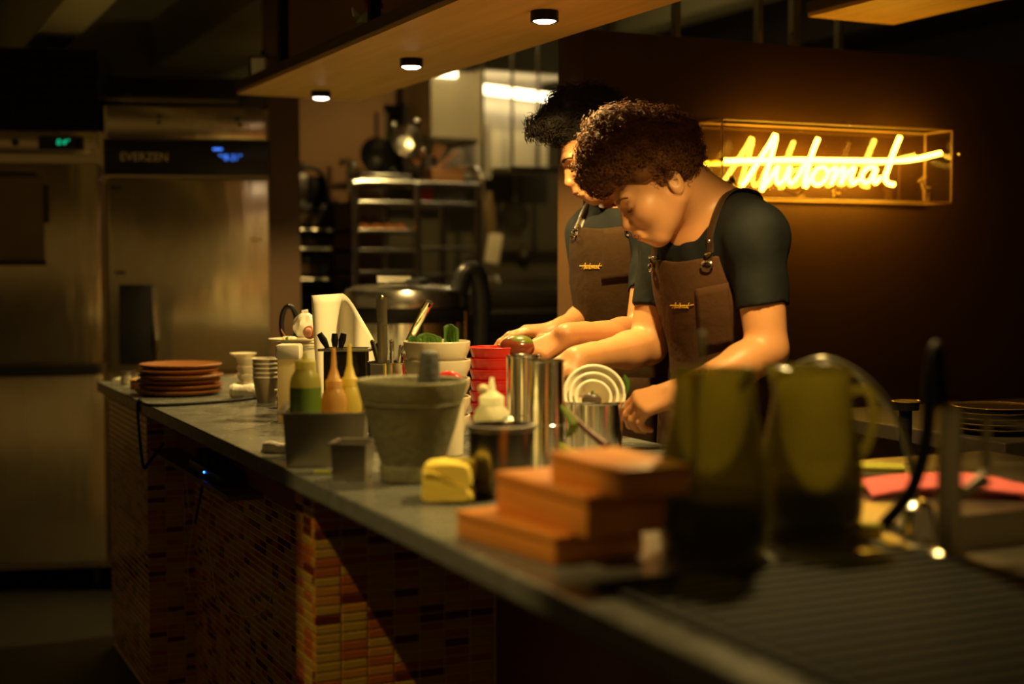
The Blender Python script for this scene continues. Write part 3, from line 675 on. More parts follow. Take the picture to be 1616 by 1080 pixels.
MB().tube([(-.09, -.06, .405), (.02, -.06, .405)], .010, 10).build('lid_handle', STEEL, rc)
MB().tube(spline([(.18, -.05, .36), (.20, -.06, .425), (.235, -.05, .43), (.255, -.04, .36), (.255, -.03, .20), (.245, -.02, .10)], 6), [.03] * 31, 10).build('hinge_housing', BLACKP, rc)
MB().tube([(.204, -.095, .01), (.204, -.095, .30)], .005, 8).build('trim_line', mat('brass', (.7, .42, .08), .25, 1.), rc)

ceiling_spot((2.75, 5.45, 2.80), (2.75, 6.5, 1.2), 45.0, 95, 'added unseen spotlight that brightens the back kitchen rack', blend=.6)  # added lamp, kept out of view, to brighten the tray rack

t = thing('tube_light', 'long tube light under the kitchen ceiling', 'light', (3.1, 5.4, 2.76))
MB().tube([(-.6, 0, 0), (.6, 0, 0)], .016, 12).build('tube', glow('kitchen_tube', (1.0, .76, .36), 11.0), t); MB().box(-.62, .62, -.03, .03, .03, .06, .004).build('batten', WHITEP, t, smooth=False)
for s in (-1, 1):
    MB().box(s * .61 - .012, s * .61 + .012, -.015, .015, -.018, .05, .003).build('end_cap', WHITEP, t); MB().tube([(s * .4, 0, .06), (s * .4, 0, .19)], .005, 6).build('hanger', STEELD, t)
# ------------------------------------------------------------------ things on the counter
def at(name, label, cat, px, d, rz=0., z=CT, group=None):
    p = GD(px, d, z); return thing(name, label, cat, (p.x, p.y, z), -YAW + rz, group)
def pxm(d): return d / FPX          # metres per photo pixel at a distance
# wooden plates
ord_ = ['bottom', 'second from the bottom', 'third from the bottom', 'fourth from the bottom', 'fifth from the bottom', 'top']
for k in range(6):
    r = .131 - .002 * (k % 3) - (.003 if k > 2 else 0); t = at('wooden_plate', 'round wooden plate at the bar end, %s in the stack' % ord_[k], 'plate', 281 + (k % 2) * 3 - (k == 4) * 3, 4.32 + .006 * (k % 3), z=CT + k * .0155, group='stacked wooden plates')
    MB().lathe([(0, 0), (r * .72, 0), (r * .95, .008), (r, .015), (r - .004, .0165), (r * .8, .008), (0, .0055)], 44).build('plate', PLATEW, t)
    MB().lathe([(r * .72, 0), (r * .74, -.0006), (r * .70, -.0006)], 40).build('foot_ring', PLATEW, t)
t = at('wooden_block', 'small wooden block beside the wooden plates', 'block', 222, 4.50); MB().box(-.03, .04, -.03, .04, 0, .028, .003).build('block', PLATEW, t); MB().box(-.032, .042, -.032, .042, .028, .032, .001).build('cap', PLY, t)
for k, px in enumerate((197, 213)):
    t = at('small_jar', 'tiny clear jar at the far corner of the bar, %s' % ('left one', 'right one')[k], 'jar', px, 4.66 + .03 * k, group='tiny jars at the far corner'); MB().lathe(cup_prof(.017, .018, .032), 18).build('body', mat('jar_frost', (.6, .55, .4), .25, trans=.4), t); MB().lathe([(0, .033), (.019, .033), (.019, .043), (0, .043)], 18).build('lid', STEELD, t)
t = at('napkin_pile', 'flat pile of cream napkins by the far end of the bar', 'napkins', 205, 4.78); 
for k in range(3): MB().box(-.05, .05, -.04, .04, k * .004, k * .004 + .0036, .001).build('napkin', PAPER, t)
# rolled towel, dishes, paper cups
def cloth_roll(t, L, r, m, lumps=.004, seed=1):
    rg = np.random.default_rng(seed); ph = rg.uniform(0, 6, 6)
    def f(u, v):
        a = 2 * math.pi * v; rr = r * (1 + .05 * math.sin(3 * a + ph[0])) + lumps * math.sin(9 * u + ph[1] + 2 * math.sin(a + ph[2])); x = (u - .5) * L
        e = min(1, (1 - abs(2 * u - 1)) * 9) ** .5; return (x, math.cos(a) * rr * (.55 + .45 * e) * 1.15, max(0, r * .86 + math.sin(a) * rr * .86 * (.5 + .5 * e)))
    return MB().grid(f, 26, 24).build('roll', m, t)
t = at('rolled_towel', 'white towel rolled up beside the paper cups', 'towel', 388, 4.18, R(8)); cloth_roll(t, .092, .025, TOWEL, .0025, 3)
def spiral(t, x, r, m):
    pts = [(x, (r * (1 - s * .8)) * math.cos(s * 14), r * .86 + r * .86 * (1 - s * .8) * math.sin(s * 14)) for s in np.linspace(0.05, 1, 40)]
    MB().tube(pts, .0016, 5).build('edge_fold', m, t)
spiral(t, -.047, .024, TOWEL)
for k in range(4):
    t = at('small_bowl', 'small white bowl in the stack behind the rolled towel, %s' % ord_[k if k < 3 else 5], 'bowl', 391, 4.36, z=CT + k * .024, group='small white bowls'); MB().lathe([(0, 0), (.02, 0), (.022, .004), (.034, .024), (.036, .034), (.033, .034), (.03, .024), (.018, .008), (0, .007)], 26).build('bowl', CREAM, t); MB().lathe([(.036, .033), (.0375, .035), (.035, .036), (.033, .034)], 26).build('rim', CREAM, t)
t = at('saucer', 'flat white saucer lying on the small bowls', 'saucer', 383, 4.36, z=CT + .110); MB().lathe([(0, 0), (.022, 0), (.04, .010), (.042, .013), (.038, .013), (.02, .005), (0, .004)], 30).build('saucer', CREAM, t); MB().lathe([(.02, -.001), (.022, -.001), (.022, .001), (.02, .001)], 24).build('foot', CREAM, t)
CUPP = mat('cup_grey', (.28, .22, .13), .6)
for k in range(5):
    t = at('paper_cup', 'grey paper cup in the nested stack, %s' % (ord_[k] if k < 4 else 'top'), 'cup', 419, 4.06, z=CT + k * .013, group='nested paper cups'); MB().lathe(cup_prof(.027, .0385, .074, .0012), 30).build('wall', CUPP, t); MB().tube([(.0385 * math.cos(a), .0385 * math.sin(a), .074) for a in np.linspace(0, 2 * math.pi, 31)], .0017, 6).build('rim', PAPER, t)
# deli cup with orange food
t = at('deli_cup', 'small clear plastic cup with orange food', 'cup', 445, 3.92); MB().lathe(cup_prof(.017, .021, .044, .001, .002), 28).build('cup', clear('deli_clear', (.95, .9, .8)), t); MB().lathe([(0, .004), (.0155, .004), (.018, .03), (0, .032)], 24).build('food', mat('food_orange', (.62, .25, .08), .6, noise=.5, nscale=120, bump=.8, bscale=150), t); MB().lathe([(0, .046), (.023, .046), (.0235, .05), (0, .05)], 28).build('lid', mat('lid_frost', (.8, .75, .62), .4, trans=.3), t)
# translucent container, plate with garnish
FROST = translucent('frosted_plastic', (.72, .64, .40), (.8, .7, .45), .5)
t = at('storage_tub', 'tall frosted plastic tub with a side grip behind the green bottle', 'tub', 456, 3.55); MB().box(-.027, .027, -.027, .027, 0, .165, .006).build('body', FROST, t); MB().box(-.030, .030, -.030, .030, .160, .197, .006).build('lid', WHITEP, t); MB().box(-.034, -.026, -.008, .008, .165, .192, .002).build('grip', WHITEP, t)
t = at('bucket', 'white plastic bucket under the garnished plate', 'bucket', 486, 3.78); MB().lathe(cup_prof(.058, .066, .178, .0025, .003), 36).build('wall', WHITEP, t); MB().lathe([(0, .182), (.069, .182), (.069, .187), (0, .187)], 36).build('lid', WHITEP, t)
t = at('garnish_plate', 'white plate with garnish raised on a bucket', 'plate', 465, 3.76, z=CT + .189); MB().lathe([(0, 0), (.035, 0), (.068, .008), (.07, .011), (.064, .010), (.033, .004), (0, .004)], 40).build('plate', CREAM, t); MB().lathe([(.033, -.001), (.036, -.001), (.036, .002), (.033, .002)], 30).build('foot', CREAM, t)
for k in range(9):
    a = k * 2.4; q = MB().sph((0, 0, .004), (.010, .006, .005), 8, 6).build('garnish_crumb', [mat('crumb_white', (.85, .82, .6), .6), GREEN][k % 3 == 1]); p = GD(450 + 4 * (k % 4), 3.74 + .012 * (k // 4), CT + .197); q.location = p; tag(q, 'tiny garnish crumb on the raised white plate', 'garnish', 'crumbs on the raised plate')
q = MB().tube([GD(452, 3.74, 1.10), GD(443, 3.74, 1.10) + Vector((0, 0, .025))], .0016, 6).build('garnish_stick', WH); tag(q, 'thin skewer sticking up from the raised plate', 'skewer')
t = at('fig_half', 'cut fig with red flesh beside the white bag', 'fruit', 489, 3.72, z=CT + .2); MB().sph((0, 0, .018), (.019, .014, .018)).build('fruit', mat('fig_skin', (.30, .07, .04), .4), t); MB().sph((-.004, -.011, .018), (.012, .006, .013)).build('flesh', mat('fig_flesh', (.75, .35, .25), .5), t)
t = at('white_bag', 'small crumpled white bag on the bucket', 'bag', 481, 3.84, z=CT + .188)
rg = np.random.default_rng(5)
def bagf(u, v):
    a = 2 * math.pi * v; s = math.sin(math.pi * min(u * 1.02, 1)) ** .45; rr = .030 * s * (1 + .10 * math.sin(5 * a + 7 * u) + .06 * math.sin(9 * a - 11 * u)); return (math.cos(a) * rr, math.sin(a) * rr * .8, .002 + .078 * u)
MB().grid(bagf, 18, 30).build('bag', mat('bag_white', (.85, .82, .74), .3), t); MB().tube([(-.008, 0, .079), (.008, 0, .083)], .004, 6).build('knot', MATS['bag_white'], t)
t = at('black_ring_handle', 'black oval ring handle standing behind the white bag', 'handle', 456, 4.02, z=CT)
MB().lathe(cup_prof(.03, .032, .16), 20).build('stand', BLACKP, t); MB().tube([(.022 * math.cos(a), 0, .225 + .052 * math.sin(a)) for a in np.linspace(0, 2 * math.pi, 31)], .0075, 8).build('ring', BLACKP, t)
# white paper sheet
t = at('paper_sheet', 'large white sheet of paper curled upright by the rice cooker', 'paper', 538, 3.62)
def shf(u, v):
    top = .325 - .14 * max(0, (u - .45) / .55) ** 1.5 - .01 * (1 - u); x = (-.078 + .165 * u) * (.70 + .3 * v); b = .028 * math.cos((u - .42) * 9) * (1 - .3 * v); return (x, b + .03 * v, .0015 + top * v)
o = MB().grid(shf, 26, 14).build('sheet', PAPER, t); thick(o, .001)
MB().tube([(-.05, .02, .002), (.06, .02, .002)], .002, 6).build('folded_edge', PAPER, t)
# utensil holder (dark) with spoons, steel pot with tools
t = at('utensil_holder', 'dark rectangular cutlery holder with a steel rim', 'holder', 546, 3.34)
MB().box(-.05, .05, -.035, .035, 0, .196, .005).build('body', mat('holder_dark', (.05, .042, .03), .3, .7), t); mb = MB()
for b in ((-.062, .062, -.042, -.035), (-.062, .062, .035, .042), (-.062, -.052, -.035, .035), (.052, .062, -.035, .035)): mb.box(*b, .194, .20, .001)
mb.build('rim', STEEL, t, smooth=False); MB().box(-.045, .045, -.03, .03, .19, .1965).build('opening', BLACKP, t, smooth=False)
for k, (px, py, tl) in enumerate(((511, 532, -.01), (522, 530, .0), (531, 529, .004))):
    p = GD(px + 6, 3.34, CT + .198); q = thing('spoon', 'dark handled spoon in the cutlery holder, %s' % ('leftmost', 'middle one', 'rightmost')[k], 'spoon', p, -YAW, group='spoons in the holder'); MB().tube([(0, 0, 0), (tl, 0, .02), (tl * 2, 0, .036)], [.005, .009, .007], 10, flat=.5, up=(0, 1, 0)).build('handle', BLACKP, q); MB().tube([(0, 0, -.006), (0, 0, .002)], .004, 8).build('neck', STEEL, q)
t = at('utensil_pot', 'shiny steel pot full of tools in front of the rice cooker', 'pot', 612, 3.26); MB().lathe(cup_prof(.046, .0475, .17, .0018, .002), 40).build('pot', SPUN, t); MB().tube([(.0475 * math.cos(a), .0475 * math.sin(a), .171) for a in np.linspace(0, 2 * math.pi, 37)], .0022, 6).build('rim', CHROME, t)
p0 = GD(628, 3.26, CT + .08)
t = thing('ladle', 'long steel ladle handle leaning right out of the tool pot', 'ladle', p0, 0); e = PD(678, 476, 3.2) - p0; s_ = PD(636, 556, 3.24) - p0
MB().tube([(0, 0, 0), s_, s_ + (e - s_) * .1], [.004, .004, .008], 8).build('neck', CHROME, t); MB().tube([s_, s_ + (e - s_) * .85, e], [.009, .0135, .012], 12, flat=.7).build('handle', CHROME, t); MB().tube([e - (e - s_) * .10 + Vector((0, -.009, 0)), e - (e - s_) * .03 + Vector((0, -.009, 0))], .004, 8).build('hole', BLACKM, t)
for k, (px, py, m, lb) in enumerate(((602, 470, STEELD, 'flat dark steel spatula standing upright in the tool pot'), (588, 540, mat('handle_olive', (.06, .05, .02), .4), 'dark olive handled knife leaning left in the tool pot'), (596, 545, BLACKM, 'perforated dark tool in the tool pot'), (618, 540, CHROME, 'bright steel tongs in the tool pot'), (633, 548, CHROME, 'short steel spoon in the tool pot'))):
    a = GD(605 + 4 * k, 3.27, CT + .1); e = PD(px, py, 3.27 + .01 * k); t = thing('kitchen_tool', lb, 'tool', a, 0, 'tools in the steel pot'); e = e - a
    if k == 0: MB().tube([(0, 0, 0), e * .45, e], [.006, .012, .013], 10, flat=.25, up=(.4, .9, 0)).build('blade', m, t)
    else: MB().tube([(0, 0, 0), e * .6, e], [.005, .008, .009], 10, flat=.6).build('handle', m, t)
    MB().sph(e, (.006, .006, .006), 10, 8).build('tip', m, t)
# cream bowls with banana leaf
for k in range(5):
    t = at('cream_bowl', 'cream bowl in the stack behind the mortar, %s' % (ord_[k] if k < 4 else 'top one holding banana leaf'), 'bowl', 689 + (k % 2), 3.16, z=CT + k * .041, group='stacked cream bowls'); MB().lathe([(0, 0), (.04, 0), (.043, .004), (.062, .018), (.0735, .045), (.0745, .060), (.071, .0605), (.0695, .045), (.058, .021), (.04, .008), (0, .007)], 44).build('bowl', CREAM, t); MB().tube([(.0728 * math.cos(a), .0728 * math.sin(a), .0605) for a in np.linspace(0, 2 * math.pi, 45)], .0018, 6).build('rim', CREAM, t)
for k, (px, py, w_, h, rz, lb) in enumerate(((678, 540, .055, .030, .15, 'folded banana leaf lying in the top cream bowl'), (712, 531, .036, .046, -.2, 'upright banana leaf piece at the right of the top bowl'), (655, 541, .03, .02, .4, 'small banana leaf piece at the left of the top bowl'))):
    c = PD(px, py, 3.16); t = thing('banana_leaf', lb, 'leaf', c, -YAW + rz, 'banana leaf pieces'); 
    o = MB().grid(lambda u, v: ((u - .5) * w_, .008 * math.sin(u * 5) + .006 * math.sin(v * 3), (v - .55) * h + .006 * math.sin(u * 4)), 10, 6).build('leaf', GREEN, t); thick(o, .0012)
    for q in range(5): MB().tube([(-w_ * .45 + q * w_ * .22, .008 * math.sin((.05 + q * .22) * 5) - .002, -h * .5), (-w_ * .45 + q * w_ * .22, .008 * math.sin((.05 + q * .22) * 5) - .001 + .004, h * .42)], .0009, 4).build('vein', mat('leaf_vein', (.10, .22, .03), .5), t)
# red bowls
for k in range(7):
    t = at('red_bowl', 'glossy red plastic bowl in the nested stack, %s' % ['bottom', 'second from the bottom', 'third from the bottom', 'fourth from the bottom', 'fifth from the bottom', 'sixth from the bottom', 'top'][k], 'bowl', 779, 3.27, z=CT + k * .0255, group='nested red bowls'); MB().lathe([(0, 0), (.034, 0), (.036, .003), (.047, .02), (.056, .052), (.0535, .053), (.045, .022), (.033, .006), (0, .005)], 40).build('bowl', REDP, t); MB().tube([(.0555 * math.cos(a), .0555 * math.sin(a), .0525) for a in np.linspace(0, 2 * math.pi, 41)], .0015, 6).build('rim', REDP, t)
mg = PD(816, 549, 3.26)
t = thing('mango', 'dark red and green mango held by the rear cook', 'fruit', mg, -YAW); M_ = mat('mango_skin', (.17, .035, .014), .2, noise=.6, nscale=16, coat=.4)
MB().sph((0, 0, 0), (.041, .032, .0275), 28, 18).build('fruit', M_, t); MB().sph((.004, .0, .010), (.034, .028, .0195), 24, 14).build('green_shoulder', mat('mango_green', (.13, .15, .02), .3), t); MB().tube([(-.04, 0, .004), (-.045, 0, .007)], [.004, .002], 6).build('stem', WH, t)
# red handled tool in the mortar's shadow
t = at('red_pepper', 'curved red pepper with pale flesh behind the mortar', 'pepper', 708, 2.95); c = PD(708, 612, 2.95) - Vector(t.location)
zc = c.z
MB().tube([(.026 * math.cos(a), 0, zc + .026 * math.sin(a)) for a in np.linspace(-.3, math.pi + .5, 22)], .009, 10).build('skin', mat('pepper_red', (.75, .03, .03), .25), t); MB().sph((0, .006, zc - .004), (.018, .008, .02)).build('flesh', mat('pepper_pale', (.75, .65, .35), .5), t); MB().lathe(cup_prof(.03, .034, zc - .022), 24).build('cup', CREAM, t)
# steel pan with squeeze bottles
t = at('steel_pan', 'deep rectangular steel pan holding sauce bottles', 'pan', 515, 2.86, R(4)); D_, Wd, Hh = .10, .075, .108
def shell(w0, d0, w1, d1, h, tk, name, m, parent):
    v = []
    for (w_, d_, z) in ((w0, d0, 0), (w1, d1, h), (w1 - tk, d1 - tk, h), (w0 - tk, d0 - tk, tk)): v += [(-w_, -d_, z), (w_, -d_, z), (w_, d_, z), (-w_, d_, z)]
    f = [(3, 2, 1, 0), (12, 13, 14, 15)]
    for a in range(3):
        for i in range(4): j = (i + 1) % 4; f.append((a * 4 + i, a * 4 + j, a * 4 + 4 + j, a * 4 + 4 + i))
    o = MB().add(v, f).build(name, m, parent, smooth=False); md = o.modifiers.new('b', 'BEVEL'); md.width = .006; md.segments = 3; md.angle_limit = R(50); return o
shell(.074, .095, .080, .105, Hh, .002, 'body', STEELD, t); mb = MB()
for b in ((-.092, .092, -.12, -.105), (-.092, .092, .105, .12), (-.092, -.077, -.105, .105), (.077, .092, -.105, .105)): mb.box(*b, Hh - .0015, Hh + .0015, .001)
mb.build('rim', STEEL, t, smooth=False)
def bottle(px, d, r, h, nz, col, label, fill=None, fillcol=None, z=CT + .004, trans=.3):
    t = at('squeeze_bottle', label, 'bottle', px, d, z=z, group='squeeze bottles'); m = translucent('bottle_%d' % px, col, tuple(min(1, c * 1.3) for c in col), .5)
    MB().lathe([(0, 0), (r * .96, 0), (r, .004), (r, h * .36), (r * .96, h * .40), (r, h * .44), (r, h * .82), (r * .92, h * .9), (r * .6, h), (0, h)], 30).build('body', m, t)
    MB().lathe([(r * .66, h * .98), (r * .68, h), (r * .68, h + .014), (r * .5, h + .018), (r * .22, h + nz * .5), (.0035, h + nz), (0, h + nz)], 24).build('nozzle', translucent('nozzle_%d' % px, tuple(min(1, c * 1.15 + .06) for c in col), tuple(min(1, c * 1.3 + .06) for c in col), .5), t)
    if fill: MB().lathe([(r * 1.004, .003), (r * 1.006, .006), (r * 1.006, h * fill), (r * 1.0, h * fill + .003)], 30).build('sauce', mat('sauce_%d' % px, fillcol, .4), t)
    return t
bottle(481, 2.84, .0315, .185, .03, (.50, .46, .12), 'squeeze bottle with dark green sauce in the steel pan', .78, (.10, .17, .015))
bottle(526, 2.86, .0255, .145, .080, (.62, .40, .12), 'squeeze bottle with amber sauce in the steel pan')
bottle(551, 2.91, .0245, .145, .085, (.66, .56, .16), 'squeeze bottle with pale yellow sauce in the steel pan')
bottle(776, 2.66, .0345, .135, .050, (.86, .81, .62), 'white squeeze bottle between the mortar and the steel canisters', z=CT)
q = MB().sph((0, 0, 0), (.010, .008, .009), 12, 8).build('cap', mat('garlic', (.85, .72, .42), .4), at('bottle_cap', 'small pale cap hooked on the white bottle nozzle', 'cap', 762, 2.64, z=CT + .165)); MB().tube([(0, 0, 0), (.012, 0, .004)], .003, 6).build('loop', MATS['garlic'], q.parent)
# small steel box, towel under pan, green sticker
t = at('steel_insert', 'small square steel insert beside the mortar', 'container', 555, 2.62, R(-6)); shell(.030, .035, .033, .038, .070, .0018, 'body', STEELD, t); mb = MB()
for b in ((-.040, .040, -.046, -.038), (-.040, .040, .038, .046), (-.040, -.033, -.038, .038), (.033, .040, -.038, .038)): mb.box(*b, .069, .0715, .0008)
mb.build('rim', STEEL, t, smooth=False)
t = at('folded_cloth', 'cream cloth tucked under the steel pan', 'cloth', 437, 2.98, R(-20)); cloth_roll(t, .07, .013, TOWEL, .002, 8); MB().tube([(-.033, -.012, .004), (.03, -.014, .004)], .003, 6).build('hem', TOWEL, t)
q = MB().box(-.020, .014, -.008, .010, 0, .003, .001).build('paper_tab', mat('tab_green', (.48, .52, .03), .6), loc=GD(510, 2.70, CT + .0), rot=(0, 0, -YAW)); tag(q, 'tiny yellow green tab lying before the steel pan', 'tab')
# mortar and pestle
MORT = mat('mortar_clay', (.165, .155, .085), .62, noise=.35, nscale=18, bump=.35, bscale=70)
t = at('mortar', 'large olive grey stone mortar on the bar', 'mortar', 650, 2.60)
MB().lathe([(0, 0), (.056, 0), (.060, .004), (.061, .026), (.058, .032), (.062, .045), (.080, .10), (.0905, .142), (.0925, .146), (.094, .150), (.102, .178), (.102, .184), (.099, .187), (.092, .184), (.082, .15), (.06, .07), (.03, .04), (0, .036)], 60).build('bowl', MORT, t)
MB().lathe([(.0915, .1425), (.0935, .1445), (.0925, .1475)], 60).build('groove_band', MORT, t)
t = thing('pestle', 'dark stone pestle leaning in the mortar', 'pestle', GD(672, 2.62, CT + .075), 0); e = PD(678, 553, 2.60) - Vector(t.location)
MB().tube([(0, 0, 0), e * .25, e * .6, e * .92, e * .985, e * 1.0], [.026, .024, .021, .0185, .015, .008], 20).build('shaft', mat('pestle_stone', (.085, .088, .078), .6, noise=.4, nscale=40, bump=.3, bscale=120), t)
MB().sph((0, 0, 0), (.027, .027, .022), 18, 10).build('head', MATS['pestle_stone'], t)
# yellow cloth
YCL = mat('cloth_yellow', (.90, .70, .11), .9, bump=.3, bscale=140)
t = at('folded_cloth', 'bright yellow folded cloth standing on the bar edge', 'cloth', 707, 2.385, R(-8))
def extr(prof, y0, y1, name, wob=.003, ny=14):
    P = spline([(x, 0, z) for x, z in prof], 7, True); n = len(P); b = MB(); vs = []; fs = []
    for j in range(ny + 1):
        v = j / ny; e = 1 - .10 * max(0, abs(2 * v - 1) - .75) / .25
        for p in P: vs.append((p.x * e + wob * math.sin(5 * v + 40 * p.z), y0 + (y1 - y0) * v + .003 * math.sin(60 * p.x + 3), max(.0008, .033 + (p.z - .033) * e + .0015 * math.sin(7 * v + 50 * p.x))))
    for j in range(ny):
        for i in range(n): fs.append((j * n + i, j * n + (i + 1) % n, (j + 1) * n + (i + 1) % n, (j + 1) * n + i))
    fs += [tuple(range(n - 1, -1, -1)), tuple(ny * n + i for i in range(n))]
    return b.add(vs, fs).build(name, YCL, t, ang=60)
extr([(-.040, .004), (0, .001), (.041, .003), (.043, .018), (.034, .026), (.005, .037), (-.022, .052), (-.038, .050), (-.0425, .03)], -.044, .044, 'lower_fold')
extr([(-.040, .052), (-.018, .0535), (.004, .042), (.022, .033), (.041, .028), (.044, .046), (.038, .064), (.005, .068), (-.028, .066)], -.040, .044, 'upper_fold')
MB().tube(spline([(-.036, -.0445, .051), (-.015, -.0455, .0505), (.008, -.0455, .0375), (.04, -.0445, .0265)], 5), .0022, 6).build('hem', YCL, t)
# dark round canister
t = at('steel_canister', 'low round dark steel canister in front of the white bottle', 'canister', 791, 2.44); MB().lathe(cup_prof(.054, .0565, .120, .002, .002), 48).build('body', mat('steel_dark', (.23, .21, .19), .2, 1.), t); MB().lathe([(.0565, .112), (.060, .114), (.060, .122), (.054, .1225)], 48).build('rim', STEELD, t); MB().lathe([(0, .106), (.053, .106)], 40).build('contents', mat('contents_dark', (.06, .04, .02), .5), t)
t2_ = at('steel_ball_lid', 'small shiny round knob lid on the dark canister', 'lid', 803, 2.44, z=CT + .107); MB().lathe([(0, 0), (.02, 0), (.021, .004), (.008, .008), (0, .008)], 24).build('plate', CHROME, t2_); MB().sph((0, 0, .017), .0115, 16, 12).build('knob', CHROME, t2_)
# tall steel canisters
for k, (px, d, r, h) in enumerate(((827, 2.92, .036, .208), (862, 2.72, .0345, .213))):
    t = at('tall_canister', ['tall shiny steel canister behind its twin, left one', 'tall shiny steel canister in front, right one of two'][k], 'canister', px, d, group='tall steel canisters'); MB().lathe(cup_prof(r, r, h, .0015, .0015), 44).build('body', SPUN, t); MB().tube([(r * math.cos(a), r * math.sin(a), h) for a in np.linspace(0, 2 * math.pi, 41)], .0022, 6).build('rim', CHROME, t); MB().lathe([(r + .0002, h * .42), (r + .0012, h * .425), (r + .0002, h * .43)], 44).build('seam', STEEL, t)
# steel pot with nested white bowls on top
t = at('steel_pot', 'round shiny steel pot under the tilted white bowls', 'pot', 938, 3.00, R(0)); MB().lathe(cup_prof(.060, .062, .105, .0018, .002), 48).build('body', SPUN, t); MB().tube([(.064 * math.cos(a), .064 * math.sin(a), .107) for a in np.linspace(0, 2 * math.pi, 49)], .003, 8).build('rim', CHROME, t)
MB().tube(spline([(-.03, .055, .08), (-.045, .08, .085), (-.045, .08, .06), (-.03, .055, .05)], 5), .004, 8).build('handle', CHROME, t)
for k, (r, lb) in enumerate(((.066, 'outermost'), (.053, 'middle'), (.040, 'innermost'))):
    c = PD(938 - 1 * k, 622 + k * 3, 2.99 - .004 * k); q = thing('white_bowl', 'tilted white bowl resting in the steel pot, %s of three' % lb, 'bowl', c, -YAW, 'tilted white bowls'); M = Matrix.Rotation(R(64), 4, 'X')
    MB().lathe([(0, -.042), (r * .4, -.041), (r * .8, -.022), (r, 0), (r - .004, .003), (r - .007, 0), (r * .76, -.018), (r * .38, -.036), (0, -.037)], 44, M=M).build('bowl', CREAM, q); MB().tube([M @ Vector(((r - .003) * math.cos(a), (r - .003) * math.sin(a), .002)) for a in np.linspace(0, 2 * math.pi, 45)], .0035, 8).build('rim', WHITEP, q)
t = at('dark_onion', 'dark round vegetable sitting in the innermost white bowl', 'vegetable', 934, 2.955, z=PD(934, 632, 2.955).z); MB().sph((0, 0, 0), (.021, .012, .016), 18, 12).build('body', mat('aubergine', (.10, .07, .05), .35), t); MB().tube([(0, -.002, .014), (.003, -.004, .02)], [.004, .002], 6).build('stem', GREEN, t)
# herbs in front of the canisters
for k, (a, b, c, m, lb) in enumerate((((885, 640, 2.62), (905, 670, 2.58), (893, 690, 2.60), mat('leaf_olive', (.16, .18, .02), .5), 'green herb leaf beside the tall canisters, the upper one'), ((882, 700, 2.55), (900, 716, 2.52), (915, 712, 2.52), mat('leaf_lime', (.42, .40, .03), .5), 'yellow green herb leaf lying behind the wooden boxes'), ((985, 592, 2.95), (990, 605, 2.95), (988, 622, 2.95), GREEN, 'green herb sprig right of the tilted white bowls'))):
    pa, pb, pc = PD(*a), PD(*b), PD(*c); t = thing('herb_leaf', lb, 'herb', pc, 0, 'loose herb leaves'); sp = spline([pa - pc, pb - pc, Vector((0, 0, 0))], 8)
    n_ = len(sp); MB().tube(sp, [.0015 + (.0085 if k < 2 else .004) * math.sin(math.pi * i / (n_ - 1)) for i in range(n_)], 10, flat=.2, up=FWD).build('blade', m, t); MB().tube([sp[0] - FWD * .004, sp[n_ // 2] - FWD * .005, sp[-1] - FWD * .004], .0012, 5).build('midrib', MATS['leaf_vein'], t)
t = thing('rhubarb_stick', 'dark red rhubarb stick leaning across the steel pot', 'rhubarb', PD(958, 705, 2.50), 0); sp = [PD(896, 648, 2.62) - t.location, PD(925, 678, 2.56) - t.location, Vector((0, 0, 0))]
MB().tube(spline(sp, 6), [.004 + .0003 * i for i in range(13)], 10).build('stalk', mat('stem_red', (.07, .014, .008), .45), t); MB().sph(sp[0], (.006, .006, .006), 10, 8).build('tip', GREEN, t)
t = at('herb_tray', 'low steel tray for herbs behind the wooden boxes', 'tray', 905, 2.53); shell(.05, .04, .055, .045, .02, .0015, 'tray', STEELD, t); MB().tube([(-.055, -.045, .02), (.055, -.045, .02)], .0015, 6).build('rim', STEEL, t)
# wooden boxes
def wbox(name, near, left, right_len, h, z, label, h2=None):
    a = PZ(*near, z); b = PZ(*left, z); u = (b - a); L = u.length; ang = math.atan2(u.y, u.x) - math.pi / 2
    t = thing(name, label, 'box', (a.x, a.y, z), ang, 'stacked wooden boxes')
    MB().box(0, right_len, 0, L, 0, h * .72, .0035).build('body', BOXW, t); MB().box(-.0012, right_len + .0012, -.0012, L + .0012, h * .735, h, .003).build('lid', BOXW, t); MB().box(.002, right_len - .002, .002, L - .002, h * .70, h * .75).build('seam', mat('seam_dark', (.12, .05, .015), .6), t, smooth=False)
    return t
H1, H2, H3 = .040, .058, .040
wbox('wooden_box', (876, 895), (720, 848), .150, H1, CT, 'bottom and widest of three stacked wooden boxes')
wbox('wooden_box', (926, 852), (782, 806), .125, H2, CT + H1, 'middle of three stacked wooden boxes')
wbox('wooden_box', (980, 790), (868, 757), .105, H3, CT + H1 + H2, 'top and smallest of three stacked wooden boxes')
